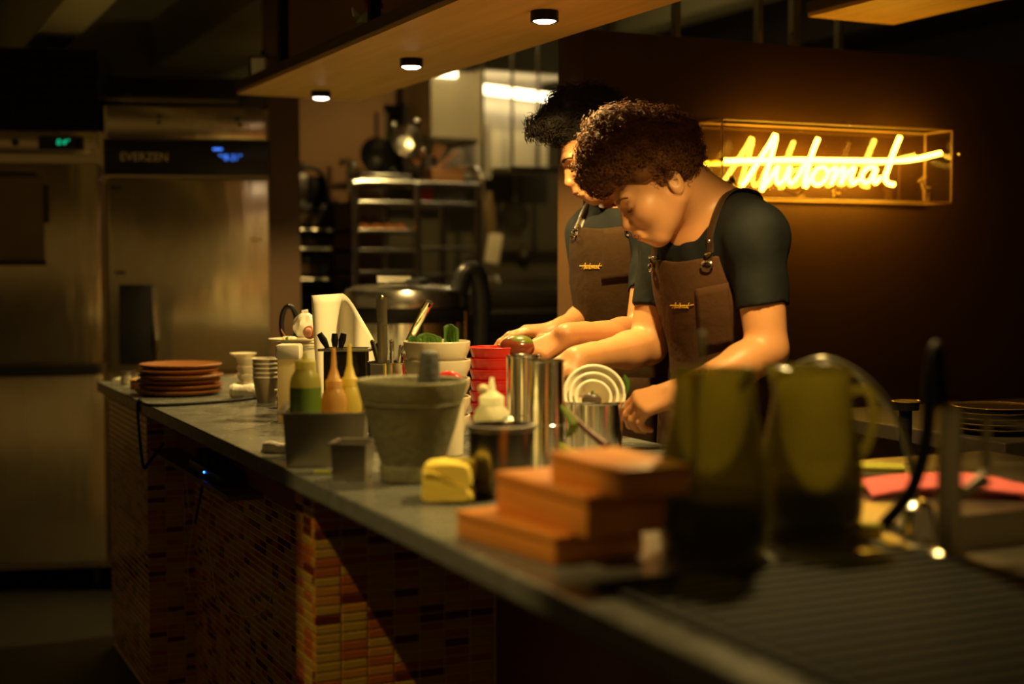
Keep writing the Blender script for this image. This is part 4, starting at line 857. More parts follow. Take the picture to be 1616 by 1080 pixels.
# green jugs
JUG = mat('jug_unused', (.3, .3, .1))
JUG = translucent('jug_green', (.075, .085, .022), (.52, .46, .10), .33, .45, .15)
JUGD = translucent('jug_liquid', (.05, .06, .02), (.30, .30, .08), .5, .2, .2)  # darker than the jug: light fading towards its bottom put into the colour
def jug(px, d, s, label, handle, rz=0.):
    t = at('jug', label, 'jug', px, d, rz, group='green jugs')
    prof = [(0, 0), (.066, 0), (.071, .005), (.0765, .05), (.0765, .095), (.072, .135), (.062, .18), (.0575, .21), (.056, .232), (.058, .252), (.055, .253), (.053, .232), (.0545, .21), (.058, .18), (.068, .135), (.0725, .095), (.0725, .05), (.066, .012), (0, .010)]
    o = MB().lathe([(r * s, z * s) for r, z in prof], 56)
    v = []
    for p in o.v:                                   # pull the rim out into a pouring spout
        x, y, z = p
        k = max(0, (z / s - .215) / .04); a = math.atan2(y, x)
        q = max(0, math.cos(a - math.pi * (0 if handle < 0 else 1))) ** 8 * k * .018 * s
        v.append((x + math.copysign(q, math.cos(a)), y, z + q * .4))
    o.v = v; o.build('body', JUG, t)
    MB().lathe([(0, .013 * s), (.064 * s, .015 * s), (.070 * s, .05 * s), (.070 * s, .085 * s), (0, .085 * s)], 40).build('liquid', JUGD, t)
    MB().tube(spline([(handle * .055 * s, 0, .215 * s), (handle * .088 * s, 0, .218 * s), (handle * .098 * s, 0, .18 * s), (handle * .088 * s, 0, .135 * s), (handle * .070 * s, 0, .12 * s)], 6), .0075 * s, 10).build('handle', JUG, t)
    MB().tube([((.0565 * s) * math.cos(a), (.0565 * s) * math.sin(a), .253 * s) for a in np.linspace(.7, 2 * math.pi - .7, 37)], .0022 * s, 6).build('rim_bead', JUG, t)
    return t
jug(1128, 1.94, 1.0, 'green glass jug nearer to the wooden boxes, spout to the right', -1, R(-75))
jug(1283, 2.06, .98, 'green glass jug nearer to the tap, handle on the right', 1, R(10))
t = at('straw_spoon', 'white handled bar spoon standing in the left green jug', 'spoon', 1112, 1.95, z=CT + .112); MB().tube([(0, 0, 0), (-.003, 0, .165), (-.0035, 0, .182)], [.003, .003, .0055], 8).build('shaft', WHITEP, t); MB().sph((-.0035, 0, .186), (.0065, .006, .008), 12, 8).build('tip', WHITEP, t)
t = at('rim_glint', 'added yellow disc standing for the highlight on the left green jug rim', 'glint', 1180, 1.90, z=CT + .25); MB().lathe([(0, -.002), (.011, -.002), (.012, 0), (.011, .002), (0, .002)], 24, M=Matrix.Rotation(R(80), 4, 'X')).build('glint_disc', mat('glint', (.75, .62, .03), .4), t); MB().lathe([(0, -.0025), (.009, -.0025), (.009, .0025), (0, .0025)], 20, M=Matrix.Rotation(R(80), 4, 'X')).build('flesh', mat('glint_core', (.8, .7, .2), .4), t)  # yellow discs added in place of a highlight on the jug rim
# rinse tap and sprayer at the sink
tp = GD(1503, 1.90, CT)
t = thing('rinse_tap', 'tall rinse tap with arched hose and sprayer at the sink', 'tap', tp, -YAW)
def lp(px, py, d): return (Matrix.Rotation(YAW, 3, 'Z') @ (PD(px, py, d) - tp))
MB().lathe([(0, 0), (.026, 0), (.024, .01), (.0165, .014), (.0165, .20), (.012, .21), (0, .21)], 26).build('post', STEELD, t)
MB().tube(spline([lp(1496, 680, 1.90), lp(1483, 600, 1.92), lp(1477, 548, 1.95), lp(1468, 600, 1.99), lp(1462, 690, 2.02), lp(1440, 770, 2.05), lp(1392, 832, 2.07)], 9), .0095, 10).build('hose', RUBBER, t)
MB().tube(spline([lp(1236, 600, 2.22), lp(1255, 580, 2.22), lp(1305, 568, 2.20), lp(1365, 598, 2.18), lp(1415, 660, 2.16), lp(1437, 730, 2.14), lp(1445, 790, 2.12)], 9), .0055, 10).build('gooseneck', mat('hose_grey', (.30, .28, .22), .3, .5), t)
MB().tube([lp(1446, 790, 2.12), lp(1447, 800, 2.12), lp(1448, 845, 2.12)], [.012, .024, .031], 20).build('spray_head', STEEL, t)
MB().tube([lp(1506, 655, 1.90), lp(1560, 660, 1.93), lp(1625, 672, 1.97)], .0045, 8).build('bracket', STEELD, t); MB().tube([lp(1557, 662, 1.93), lp(1557, 740, 1.93)], .006, 8).build('bracket_leg', STEELD, t); MB().tube([lp(1557, 755, 1.93), lp(1525, 775, 1.93), lp(1510, 778, 1.91)], [.012, .008, .006], 10).build('lever', STEELD, t)
# pink cloth, scouring pad, yellow pieces in place of the lit sink rim
PINK = mat('cloth_pink', (.75, .15, .16), .9, bump=.4, bscale=90)
t = thing('pink_cloth', 'pinkish red cloth spread on the sink deck', 'cloth', GD(1500, 2.46, CT), -YAW)
def pk_(u, v): return ((u - .5) * .30, (v - .5) * .16 + .02 * math.sin(u * 5), .006 + .014 * (math.sin(u * 9 + v * 3) * .5 + .5) * math.sin(math.pi * v) + .012 * math.sin(math.pi * u))
o = MB().grid(pk_, 40, 20).build('cloth', PINK, t); thick(o, .004); MB().tube([(.10, -.078, .007), (.14, -.080, .012), (.155, -.06, .016), (.15, -.04, .006)], .007, 8).build('rolled_hem', PINK, t)
t = thing('scouring_pad', 'green and grey scouring pad lying before the pink cloth', 'pad', GD(1388, 2.66, CT), -YAW + R(-12)); MB().box(-.05, .05, -.035, .035, 0, .014, .004).build('foam', mat('pad_grey', (.30, .28, .16), .9, noise=.4, nscale=60), t); MB().box(-.05, .05, -.035, .035, .0145, .021, .003).build('scourer', mat('pad_green', (.40, .38, .05), .9, noise=.4, nscale=80), t)
t = thing('lit_rim_patch', 'added yellow block standing for light on the sink rim below the hose', 'lit_rim_patch', GD(1372, 2.06, CT), -YAW + R(-14)); MB().box(-.024, .024, -.016, .016, 0, .014, .005).build('foam', mat('rim_light_yellow', (.8, .55, .03), .9, noise=.3, nscale=90, bump=.6, bscale=150), t); MB().box(-.024, .024, -.016, .016, .0145, .019, .002).build('scourer', MATS['pad_green'], t)  # block added where the rim only catches yellow light
t = thing('lit_rim_strip', 'thin yellow strip painted in for the light along the sink rim', 'cloth', GD(1455, 1.95, CT), 0); o = MB().grid(lambda u, v: (-.008 + .014 * v + .003 * math.sin(9 * u), -.075 + .15 * u, .002 + .004 * math.sin(11 * u) ** 2), 30, 4).build('strip', mat('lit_strip_yellow', (.6, .42, .03), .8), t); thick(o, .002); MB().tube([(0, -.076, .003), (.006, -.076, .003)], .002, 6).build('end', MATS['lit_strip_yellow'], t)  # yellow light along the rim laid on as a coloured strip
# back bench with dark plates
bb = thing('back_bench', 'dark back bench along the sign wall', 'bench', (2.45, 2.5, 0)); MB().box(0, 1.3, 0, .8, .84, .88, .004).build('top', mat('bench_dark', (.04, .03, .02), .5), bb, smooth=False)
for a in (.03, 1.27):
    for b in (.03, .77): MB().box(a - .02, a + .02, b - .02, b + .02, 0, .84).build('leg', BLACKM, bb, smooth=False)
for k in range(5):
    p = GD(1572, 3.50, .88 + k * .013); t = thing('dark_plate', 'dark glazed plate on the back bench, %s of the stack' % ['bottom', 'second', 'third', 'fourth', 'top'][k], 'plate', p, 0, 'dark plates on the bench'); MB().lathe([(0, 0), (.06, 0), (.10, .012), (.103, .015), (.098, .0155), (.058, .005), (0, .004)], 44).build('plate', mat('glaze_dark', (.035, .022, .012), .15, coat=.5), t); MB().tube([(.101 * math.cos(a), .101 * math.sin(a), .0155) for a in np.linspace(0, 2 * math.pi, 45)], .0012, 5).build('rim', mat('rim_gold', (.6, .38, .10), .25, .8), t)
p = GD(1432, 3.3, .0); t = thing('stool', 'dark round stool by the sign wall with a thin bright rim', 'stool', (p.x, p.y, 0)); zc = 1.3 - (634 - 415) * 3.3 / FPX
MB().lathe([(0, zc - .02), (.03, zc - .02), (.032, zc), (0, zc)], 30).build('seat', BLACKM, t); MB().tube([(.032 * math.cos(a), .032 * math.sin(a), zc) for a in np.linspace(0, 2 * math.pi, 37)], .0018, 6).build('rim', MATS['rim_gold'], t); MB().tube([(0, 0, .02), (0, 0, zc - .02)], .015, 10).build('post', BLACKM, t); MB().lathe([(0, 0), (.12, 0), (.12, .015), (.02, .03), (0, .03)], 30).build('base', BLACKM, t)
t['label'] = 'dark post lamp base with a thin bright rim by the sign wall'; t['category'] = 'stand'; t.name = 'post_stand'
# things on the hanging shelf
p = (1.365, 4.96, SZ + .0445); t = thing('steel_pot', 'lidded steel pot on the far end of the hanging shelf', 'pot', p); MB().lathe(cup_prof(.052, .055, .07, .002, .003), 36).build('body', STEEL, t); MB().lathe([(0, .078), (.058, .074), (.06, .076), (.02, .088), (0, .089)], 36).build('lid', STEELD, t); MB().sph((0, 0, .097), .010, 12, 8).build('knob', BLACKP, t)
p = GD(565, 3.98, SZ + .0445); t = thing('ornament', 'pale ceramic figure with red flowers on the hanging shelf', 'ornament', (1.355, p.y, SZ + .0445)); PC = mat('porcelain_green', (.50, .52, .36), .25, coat=.5)
MB().lathe([(0, 0), (.035, 0), (.05, .018), (.045, .04), (.025, .055), (0, .06)], 26, sy=.8).build('body', PC, t); MB().tube([(-.03, 0, .03), (-.055, 0, .045), (-.062, 0, .06)], [.014, .010, .004], 8).build('tail', PC, t); MB().tube([(.03, 0, .035), (.055, 0, .04), (.07, 0, .05)], [.012, .010, .005], 8).build('spout', PC, t)
for k in range(6): MB().sph((.018 * math.cos(k * 1.05), .014 * math.sin(k * 1.05), .072 + .012 * (k % 2)), (.012, .010, .010), 10, 8).build('flower', mat('flower_red', (.40, .08, .03), .5), t)
# ------------------------------------------------------------------ people: smooth continuous surfaces grown from rounded volumes
class Field:
    def __init__(s, lo, hi, h):
        s.lo = np.array(lo, float); s.h = h; n = np.ceil((np.array(hi) - s.lo) / h).astype(int) + 1; s.n = n
        s.ax = [(s.lo[i] + h * np.arange(n[i])).astype(np.float32) for i in range(3)]
        s.F = np.full(n, .07, np.float32)
    def reg(s, lo, hi, m):
        a = np.clip(np.floor((np.array(lo) - m - s.lo) / s.h).astype(int), 0, s.n); b = np.clip(np.ceil((np.array(hi) + m - s.lo) / s.h).astype(int) + 1, 0, s.n)
        sl = tuple(slice(a[i], b[i]) for i in range(3)); X = s.ax[0][sl[0]][:, None, None]; Y = s.ax[1][sl[1]][None, :, None]; Z = s.ax[2][sl[2]][None, None, :]
        return sl, X, Y, Z
    def apply(s, prim, inf=0.):
        kind = prim[0]
        if kind == 'rc':
            _, p0, r0, p1, r1, k = prim[:6]; p0 = np.array(p0, np.float32); p1 = np.array(p1, np.float32); m = max(r0, r1)
            sl, X, Y, Z = s.reg(np.minimum(p0, p1) - m, np.maximum(p0, p1) + m, k + inf + .02)
            ba = p1 - p0; L = max(float(ba @ ba), 1e-9); t = np.clip(((X - p0[0]) * ba[0] + (Y - p0[1]) * ba[1] + (Z - p0[2]) * ba[2]) / L, 0, 1)
            d = np.sqrt((X - p0[0] - ba[0] * t) ** 2 + (Y - p0[1] - ba[1] * t) ** 2 + (Z - p0[2] - ba[2] * t) ** 2) - (r0 + (r1 - r0) * t) - inf
            if len(prim) > 6 and prim[6] is not None:                    # flat cut at the p1 end
                u = ba / math.sqrt(L); d = np.maximum(d, (X - p1[0]) * u[0] + (Y - p1[1]) * u[1] + (Z - p1[2]) * u[2])
        else:
            _, c, A, rad, k = prim[:5]; c = np.array(c, np.float32); rr = np.array(rad, np.float32) + inf; m = float(max(rr))
            sl, X, Y, Z = s.reg(c - m, c + m, k + .02); X = X - c[0]; Y = Y - c[1]; Z = Z - c[2]
            q = [X * A[i][0] + Y * A[i][1] + Z * A[i][2] for i in range(3)]
            k0 = np.sqrt((q[0] / rr[0]) ** 2 + (q[1] / rr[1]) ** 2 + (q[2] / rr[2]) ** 2); k1 = np.sqrt((q[0] / rr[0] ** 2) ** 2 + (q[1] / rr[1] ** 2) ** 2 + (q[2] / rr[2] ** 2) ** 2) + 1e-6
            d = k0 * (k0 - 1) / k1
        return sl, d, k
    def add(s, prim, inf=0.):
        sl, d, k = s.apply(prim, inf); a = s.F[sl]; k = max(k, 1e-4); h = np.clip(.5 + .5 * (d - a) / k, 0, 1); s.F[sl] = d + (a - d) * h - k * h * (1 - h)
    def sub(s, prim, inf=0.):
        sl, d, k = s.apply(prim, inf); a = s.F[sl]; d = -d; k = max(k, 1e-4); h = np.clip(.5 - .5 * (d - a) / k, 0, 1); s.F[sl] = d + (a - d) * h + k * h * (1 - h)
    def coords(s): return s.ax[0][:, None, None], s.ax[1][None, :, None], s.ax[2][None, None, :]
    def val(s, p):
        q = (np.array(p, float) - s.lo) / s.h; i = np.floor(q).astype(int)
        if (i < 0).any() or (i >= s.n - 1).any(): return .07
        f = q - i; c = s.F[i[0]:i[0] + 2, i[1]:i[1] + 2, i[2]:i[2] + 2]; c = c[0] * (1 - f[0]) + c[1] * f[0]; c = c[0] * (1 - f[1]) + c[1] * f[1]; return float(c[0] * (1 - f[2]) + c[1] * f[2])
    def grad(s, p, e=.004):
        p = np.array(p, float); g = np.array([s.val(p + e * v) - s.val(p - e * v) for v in np.eye(3)]); n = np.linalg.norm(g); return g / n if n > 1e-9 else np.array([0, 0, 1.])
    def snap(s, p, off):
        p = np.array(p, float)
        for _ in range(12): p = p - s.grad(p) * (s.val(p) - off) * .8
        return Vector(p)
    def mesh(s, name):
        F = s.F; ins = F < 0; cnt = np.zeros(tuple(s.n - 1), np.int8)
        for a in (0, 1):
            for b in (0, 1):
                for c in (0, 1): cnt += ins[a:s.n[0] - 1 + a, b:s.n[1] - 1 + b, c:s.n[2] - 1 + c]
        act = np.argwhere((cnt > 0) & (cnt < 8)); idx = np.full(cnt.shape, -1, np.int32); idx[act[:, 0], act[:, 1], act[:, 2]] = np.arange(len(act))
        co = np.array([(a, b, c) for a in (0, 1) for b in (0, 1) for c in (0, 1)])
        vals = np.stack([F[act[:, 0] + a, act[:, 1] + b, act[:, 2] + c] for a, b, c in co], 1)
        acc = np.zeros((len(act), 3)); n = np.zeros(len(act))
        for i in range(8):
            for j in range(i + 1, 8):
                if np.abs(co[i] - co[j]).sum() != 1: continue
                va, vb = vals[:, i], vals[:, j]; m = (va < 0) != (vb < 0); t = np.where(m, va / np.where(m, va - vb, 1), 0)
                acc += np.where(m[:, None], co[i] + (co[j] - co[i]) * t[:, None], 0); n += m
        V = s.lo + s.h * (act + acc / n[:, None]); quads = []
        for ax in range(3):
            sl0 = [slice(1, s.n[q] - 1) for q in range(3)]; sl1 = list(sl0); sl0[ax] = slice(0, s.n[ax] - 1); sl1[ax] = slice(1, s.n[ax])
            a, b = ins[tuple(sl0)], ins[tuple(sl1)]; u, v = [q for q in range(3) if q != ax]
            for flip, e in ((False, np.argwhere(a & ~b)), (True, np.argwhere(~a & b))):
                if not len(e): continue
                e = e.copy(); e[:, u] += 1; e[:, v] += 1
                def cell(du, dv):
                    q = e.copy(); q[:, u] -= du; q[:, v] -= dv; return idx[q[:, 0], q[:, 1], q[:, 2]]
                qd = np.stack([cell(1, 1), cell(0, 1), cell(0, 0), cell(1, 0)], 1)
                if (ax == 1) != flip: qd = qd[:, ::-1]
                quads.append(qd)
        Q = np.concatenate(quads); me = bpy.data.meshes.new(name); me.vertices.add(len(V)); me.vertices.foreach_set('co', V.astype(np.float32).ravel())
        me.loops.add(Q.size); me.loops.foreach_set('vertex_index', Q.astype(np.int32).ravel()); me.polygons.add(len(Q)); me.polygons.foreach_set('loop_start', np.arange(0, Q.size, 4, dtype=np.int32)); me.polygons.foreach_set('loop_total', np.full(len(Q), 4, np.int32))
        me.update(calc_edges=True); me.validate(); return me
    def build(s, name, m, parent, smooth_it=2):
        o = link(name, s.mesh(name), m, parent, ang=180)
        if smooth_it: md = o.modifiers.new('relax', 'SMOOTH'); md.factor = .5; md.iterations = smooth_it
        return o
def V3(*a): return np.array(a, float)
def unit(v): v = np.array(v, float); return v / np.linalg.norm(v)
def head_prims(c, f, h, sc=1., nose=1.):
    f = unit(f); h = unit(np.array(h) - f * np.dot(f, h)); l = np.cross(h, f)            # l: the person's left
    P = lambda a, b, e: c + (f * a + l * b + h * e) * sc
    A = np.array([f, l, h]); out = []; el = lambda a, b, e, r, k, AA=A: out.append(('el', P(a, b, e), AA, tuple(x * sc for x in r), k * sc)); rc = lambda p, r0, q, r1, k: out.append(('rc', P(*p), r0 * sc, P(*q), r1 * sc, k * sc))
    el(-.016, 0, .030, (.098, .077, .086), .01)
    el(.020, 0, -.030, (.070, .062, .078), .03)
    el(.052, 0, -.045, (.040, .048, .058), .03)
    for s in (-1, 1):
        rc((-.012, s * .054, -.058), .020, (.058, s * .018, -.100), .017, .03)
        el(.058, s * .038, -.030, (.028, .026, .026), .025)
    rc((.066, -.010, -.103), .017, (.066, .010, -.103), .017, .02)
    rc((.080, -.034, .020), .012, (.080, .034, .020), .012, .022)
    rc((.094, 0, -.060), .015, (.084, 0, -.082), .014, .02)
    sub = []
    for s in (-1, 1): sub.append(('el', P(.098, s * .033, -.002), A, tuple(x * sc for x in (.020, .018, .012)), .014 * sc))
    post = []
    ap = lambda p, r0, q, r1, k: post.append(('rc', P(*p), r0 * sc, P(*q), r1 * sc, k * sc))
    ap((.088, 0, .006), .0085, (.107 * nose, 0, -.034), .0105, .010)
    ap((.107 * nose, 0, -.035), .0112, (.103, 0, -.040), .0105, .006)
    for s in (-1, 1):
        ap((.096, s * .0125, -.041), .0085, (.090, s * .013, -.042), .008, .006)
        post.append(('el', P(.0745, s * .032, -.003), A, tuple(x * sc for x in (.0150, .0155, .0125)), .004 * sc))
        ca, sa = math.cos(R(14)), math.sin(R(14)); A2 = np.array([f * ca + h * sa, l * 1.0, h * ca - f * sa])
        post.append(('el', P(-.026, s * .078, -.022), A2, tuple(x * sc for x in (.0185, .0075, .031)), .006 * sc))
    ap((.100, -.016, -.0655), .0062, (.100, .016, -.0655), .0062, .006); ap((.1035, -.007, -.0645), .0060, (.1035, .007, -.0645), .0060, .006)
    ap((.0965, -.014, -.0775), .0075, (.0965, .014, -.0775), .0075, .006)
    sub2 = [('el', P(-.022, s * .0855, -.016), A, tuple(x * sc for x in (.0105, .0055, .017)), .003 * sc) for s in (-1, 1)]
    sub2.append(('rc', P(.106, -.021, -.0713), .0016 * sc, P(.106, .021, -.0713), .0016 * sc, .002 * sc))
    return P, A, out, sub, post, sub2
def hand_prims(wr, p, n, left, curl, thumb=(35, 20), sc=1., spread=1.):
    p = unit(p); n = unit(np.array(n) - p * np.dot(p, n)); s = np.cross(p, n) if left else np.cross(n, p); out = []
    off = [.030, .010, -.010, -.028]; ml = [.086, .088, .083, .076]; fl = [(.042, .025, .020), (.046, .029, .021), (.043, .027, .020), (.034, .020, .018)]; fr_ = [.0092, .0095, .009, .0082]
    wr = np.array(wr, float)
    for i in range(4):
        k = wr + (p * ml[i] + s * off[i] * .95) * sc; b = wr + (p * .012 + s * off[i] * .55) * sc
        out.append(('rc', b, .0165 * sc, k, .0125 * sc, .014 * sc))
        c = curl[i] if hasattr(curl[i], '__len__') else (curl[i],) * 3; ang = 0.; q = k; dirv = unit(p + s * off[i] * 2.4 * spread)
        for j in range(3):
            ang += R(c[j]); d = dirv * math.cos(ang) - n * math.sin(ang); e = q + d * fl[i][j] * sc; r0 = fr_[i] * (1.06 - .08 * j) * sc; r1 = fr_[i] * (.98 - .1 * j) * sc
            out.append(('rc', q, r0 * 1.06, e, r1, .005 * sc)); q = e
    b = wr + (p * .018 + s * .020 - n * .006) * sc; a = R(thumb[0]); d = unit(p * math.cos(a) + s * math.sin(a) - n * .25); e = b + d * .042 * sc; out.append(('rc', b, .0165 * sc, e, .0118 * sc, .012 * sc))
    for L_, r0, r1, t in ((.034, .0112, .0098, thumb[1]), (.026, .0098, .0078, thumb[1])):
        a -= R(t) * .8; d = unit(p * math.cos(a) + s * math.sin(a) - n * (.30 + t / 90)); e2 = e + d * L_ * sc; out.append(('rc', e, r0 * sc, e2, r1 * sc, .005 * sc)); e = e2
    return out
def person(spec):
    base_ = GD(spec['px'], spec['d'], 0); root = thing('person', spec['label'], 'person', base_, -YAW)
    Minv = Matrix.Rotation(YAW, 3, 'Z')
    L = lambda px, py, d: np.array(Minv @ (PD(px, py, d) - base_))
    camL = np.array(Minv @ (CAMLOC - base_))
    J = {k: L(*v) for k, v in spec['joints'].items()}
    N = unit(spec['chest']); N3 = V3(N[0], N[1], 0); S3 = np.cross(V3(0, 0, 1), N3)          # chest normal and the person's left
    lean = J['neck'] - J['pelvis']; Uz = unit(lean); Nn = unit(N3 - Uz * np.dot(N3, Uz)); Sn = np.cross(Uz, Nn); T = np.array([Sn, Nn, Uz]); pel = J['pelvis']; Lt = np.linalg.norm(lean)
    TP_ = lambda a, b, t: pel + Sn * a + Nn * b + Uz * (t * Lt)
    sl, sr = J['sl'], J['sr']; neck = J['neck']
    torso = [('el', TP_(0, .0, .70), T, (.162, .112, .155), .03), ('el', TP_(0, .012, .80), T, (.145, .098, .12), .03), ('el', TP_(0, .0, .36), T, (.140, .105, .17), .05), ('el', TP_(0, -.008, .05), T, (.165, .118, .14), .05),
             ('rc', TP_(.03, -.03, .95), .060, sl, .062, .04), ('rc', TP_(-.03, -.03, .95), .060, sr, .062, .04)]
    P, A, hp_, hsub, hpost, hsub2 = head_prims(J['head'], V3(*spec['hf']), V3(*spec['hu']), spec.get('hs', 1.), spec.get('nose', 1.))
    hs = spec.get('hs', 1.)
    neckp = [('rc', TP_(0, -.03, .93), .070, P(-.040, 0, -.045), .057 * hs, .03), ('rc', TP_(0, -.05, .90), .060, P(-.065, 0, -.01), .055 * hs, .04)]
    arms = []
    for s in ('l', 'r'):
        sh, e, wv = J['s' + s], J['e' + s], J['w' + s]; fa = wv - e
        arms += [('rc', sh, .056, e - (e - sh) * .05, .041, .03), ('rc', sh + (e - sh) * .45, .047, e, .040, .02), ('rc', e, .040, e + fa * .28, .043, .025), ('rc', e + fa * .25, .043, wv, .0255, .02), ('rc', e + fa * .8, .029, wv + fa * .05, .0265, .015)]
    hands = hand_prims(J['wl'], spec['hl'][0], spec['hl'][1], True, spec['hl'][2], *spec['hl'][3:]) + hand_prims(J['wr'], spec['hr'][0], spec['hr'][1], False, spec['hr'][2], *spec['hr'][3:])
    allp = torso + neckp + arms + hands + hp_
    pts = np.array([q for pr in allp for q in ([pr[1], pr[3]] if pr[0] == 'rc' else [pr[1]])]); lo = pts.min(0) - .16; hi = pts.max(0) + .16; lo[2] = max(lo[2], .78)
    h = .0032
    B = Field(lo, hi, h)
    for pr in torso + neckp: B.add(pr)
    H = Field(J['head'] - .17, J['head'] + .17, h)                     # the head is blended apart, then joined at the neck
    for pr in hp_: H.add(pr)
    for pr in hsub: H.sub(pr)
    for pr in hpost: H.add(pr)
    for pr in hsub2: H.sub(pr)
    off = np.round((H.lo - B.lo) / h).astype(int); slb = tuple(slice(max(0, off[i]), min(B.n[i], off[i] + H.n[i])) for i in range(3)); slh = tuple(slice(slb[i].start - off[i], slb[i].stop - off[i]) for i in range(3))
    # resample shift is below one voxel: rebuild H on B's lattice for an exact fit
    H2 = Field(B.lo + h * np.array([q.start for q in slb]), B.lo + h * (np.array([q.stop for q in slb]) - 1), h)
    for pr in hp_: H2.add(pr)
    for pr in hsub: H2.sub(pr)
    for pr in hpost: H2.add(pr)
    for pr in hsub2: H2.sub(pr)
    sh2 = tuple(slice(slb[i].start, slb[i].start + min(H2.n[i], B.n[i] - slb[i].start)) for i in range(3)); d = H2.F[tuple(slice(0, q.stop - q.start) for q in sh2)]; a = B.F[sh2]; k = .018; t = np.clip(.5 + .5 * (d - a) / k, 0, 1); B.F[sh2] = d + (a - d) * t - k * t * (1 - t)
    for grp in (arms, hands):
        for pr in grp: B.add(pr)
    body = B.build('body', spec['skin'], root, 1)
    # t-shirt
    C = Field(lo, hi, .0042)
    for pr in torso: C.add(pr, .010)
    for s in ('l', 'r'):
        sh, e = J['s' + s], J['e' + s]; fr = spec.get('sleeve_' + s, .60); q = sh + (e - sh) * fr
        C.add(('rc', sh, .064, q, .058, .035, True))
    C.sub(('rc', TP_(0, -.02, .955), .072, P(-.02, 0, -.08), .085, .012))
    X, Y, Z = C.coords(); C.F += (.0030 * np.sin(38 * X + 22 * Z + 3 * np.sin(30 * Y)) * np.sin(26 * Y - 31 * Z + 2)).astype(np.float32)
    shirt = C.build('tshirt', SHIRT, root, 2)
    # apron: bib and skirt over the front
    D = Field(lo, hi, .0036)
    for pr in torso[:4]: D.add(pr, .019)
    D.add(('el', TP_(0, .02, .62), T, (.150, .118, .20), .03)); X, Y, Z = D.coords()
    a = X - pel[0]; b = Y - pel[1]; c = Z - pel[2]; su_ = a * Sn[0] + b * Sn[1] + c * Sn[2]; nu = a * Nn[0] + b * Nn[1] + c * Nn[2]; tu = (a * Uz[0] + b * Uz[1] + c * Uz[2]) / Lt
    top = spec.get('bib_top', .80); wd = np.interp(tu, [-.5, .42, .56, top], [.22, .20, .130, .112])
    D.F = np.maximum(D.F, np.maximum(np.maximum(np.abs(su_) - wd, -(nu + .005)), (tu - top - .012 * np.abs(su_) / .1) * Lt)).astype(np.float32)
    D.F += (.0016 * np.sin(34 * X + 12 * Z) * np.sin(20 * Y + 29 * Z)).astype(np.float32)
    ap = D.build('apron', spec['apron'], root, 1)
    sk = MB().grid(lambda u, v: tuple(TP_(0, 0, 0) + N3 * (.15 * math.cos((u - .5) * 2.6) + .03 * v) + S3 * (.20 * math.sin((u - .5) * 2.6) / .96) + V3(0, 0, .02 - .50 * v)), 20, 10).build('apron_skirt', spec['apron'], root); thick(sk, .004)
    def hit(F_, px, py):                                                # where the sight line through a picture point meets the surface
        far_ = L(px, py, spec['d']); dv = unit(far_ - camL); t = np.linalg.norm(far_ - camL) - .45
        for _ in range(900):
            if F_.val(camL + dv * t) < 0: break
            t += .001
        return camL + dv * t
    # straps with buckles from the bib corners over the shoulders
    for s in (-1, 1):
        c0 = TP_(s * .098, .16, top + .005)
        pts = [D.snap(TP_(s * .098, .14, top - .02), .004)] + [C.snap(p, .005) for p in (TP_(s * .094, .13, top + .05), TP_(s * .090, .10, top + .12), TP_(s * .086, .05, 1.06), TP_(s * .084, -.02, 1.10), TP_(s * .07, -.09, 1.03), TP_(s * .04, -.13, .86), TP_(s * .0, -.14, .66))]
        st_ = MB().tube(spline(pts, 6), .0115, 8, flat=.22, up=Nn).build('strap', LEATHER, ap)
        for q, nm in ((pts[0], 'buckle'), (pts[1] * .6 + pts[0] * .4, 'buckle'), (pts[1] * .55 + pts[2] * .45, 'rivet')):
            g = D.grad(q) if nm == 'buckle' else C.grad(q); M = Matrix.Translation(Vector(q) + Vector(g) * .004) @ Vector(g).to_track_quat('Z', 'Y').to_matrix().to_4x4()
            if nm == 'buckle': MB().tube([M @ Vector((.013 * math.cos(w_) * 1.0, .009 * math.sin(w_), 0)) for w_ in np.linspace(0, 2 * math.pi, 17)], .0024, 6).build('buckle', CHROME, ap)
            else: MB().sph(Vector(q) + Vector(g) * .003, .0045, 10, 8).build('rivet', CHROME, ap)
    # pocket patch on the bib
    (x0, y0), (x1, y1), (x2, y2), (x3, y3) = spec['pocket']
    def pkf(u, v):
        px = (x0 * (1 - u) + x1 * u) * (1 - v) + (x3 * (1 - u) + x2 * u) * v; py = (y0 * (1 - u) + y1 * u) * (1 - v) + (y3 * (1 - u) + y2 * u) * v; return D.snap(hit(D, px, py), .003)
    try:
        o = MB().grid(pkf, 8, 8).build('pocket', spec['apron'], ap); thick(o, .0025)
    except Exception as ex: print('pocket', ex)
    # small gold script on the bib
    lx, ly, lw = spec['logo']
    for st in STROKES:
        pts = [D.snap(hit(D, lx + (x - 330) / 900 * lw, ly + (y - 350) / 900 * lw), .0022) for x, y in st]; MB().tube(spline(pts, 3), .0011, 4).build('logo_stroke', GOLD, ap)
    # eyebrows, lash lines
    f, l, u = A
    for s in (-1, 1):
        bp = [H2.snap(P(.100, s * .016, .018), .0012), H2.snap(P(.098, s * .032, .023), .0014), H2.snap(P(.078, s * .052, .016), .0012)]; MB().tube(spline(bp, 6), [.0052] * 11 + [.004, .002], 6, flat=.4).build('eyebrow', spec['hair'], root)
        lp_ = [H2.snap(P(.094, s * .020, -.009), .0006), H2.snap(P(.096, s * .033, -.0115), .0010), H2.snap(P(.088, s * .046, -.008), .0006)]; MB().tube(spline(lp_, 6), .0016, 5).build('eyelash', spec['hair'], root)
    lipm = mat('lip', (.42, .14, .09), .4)
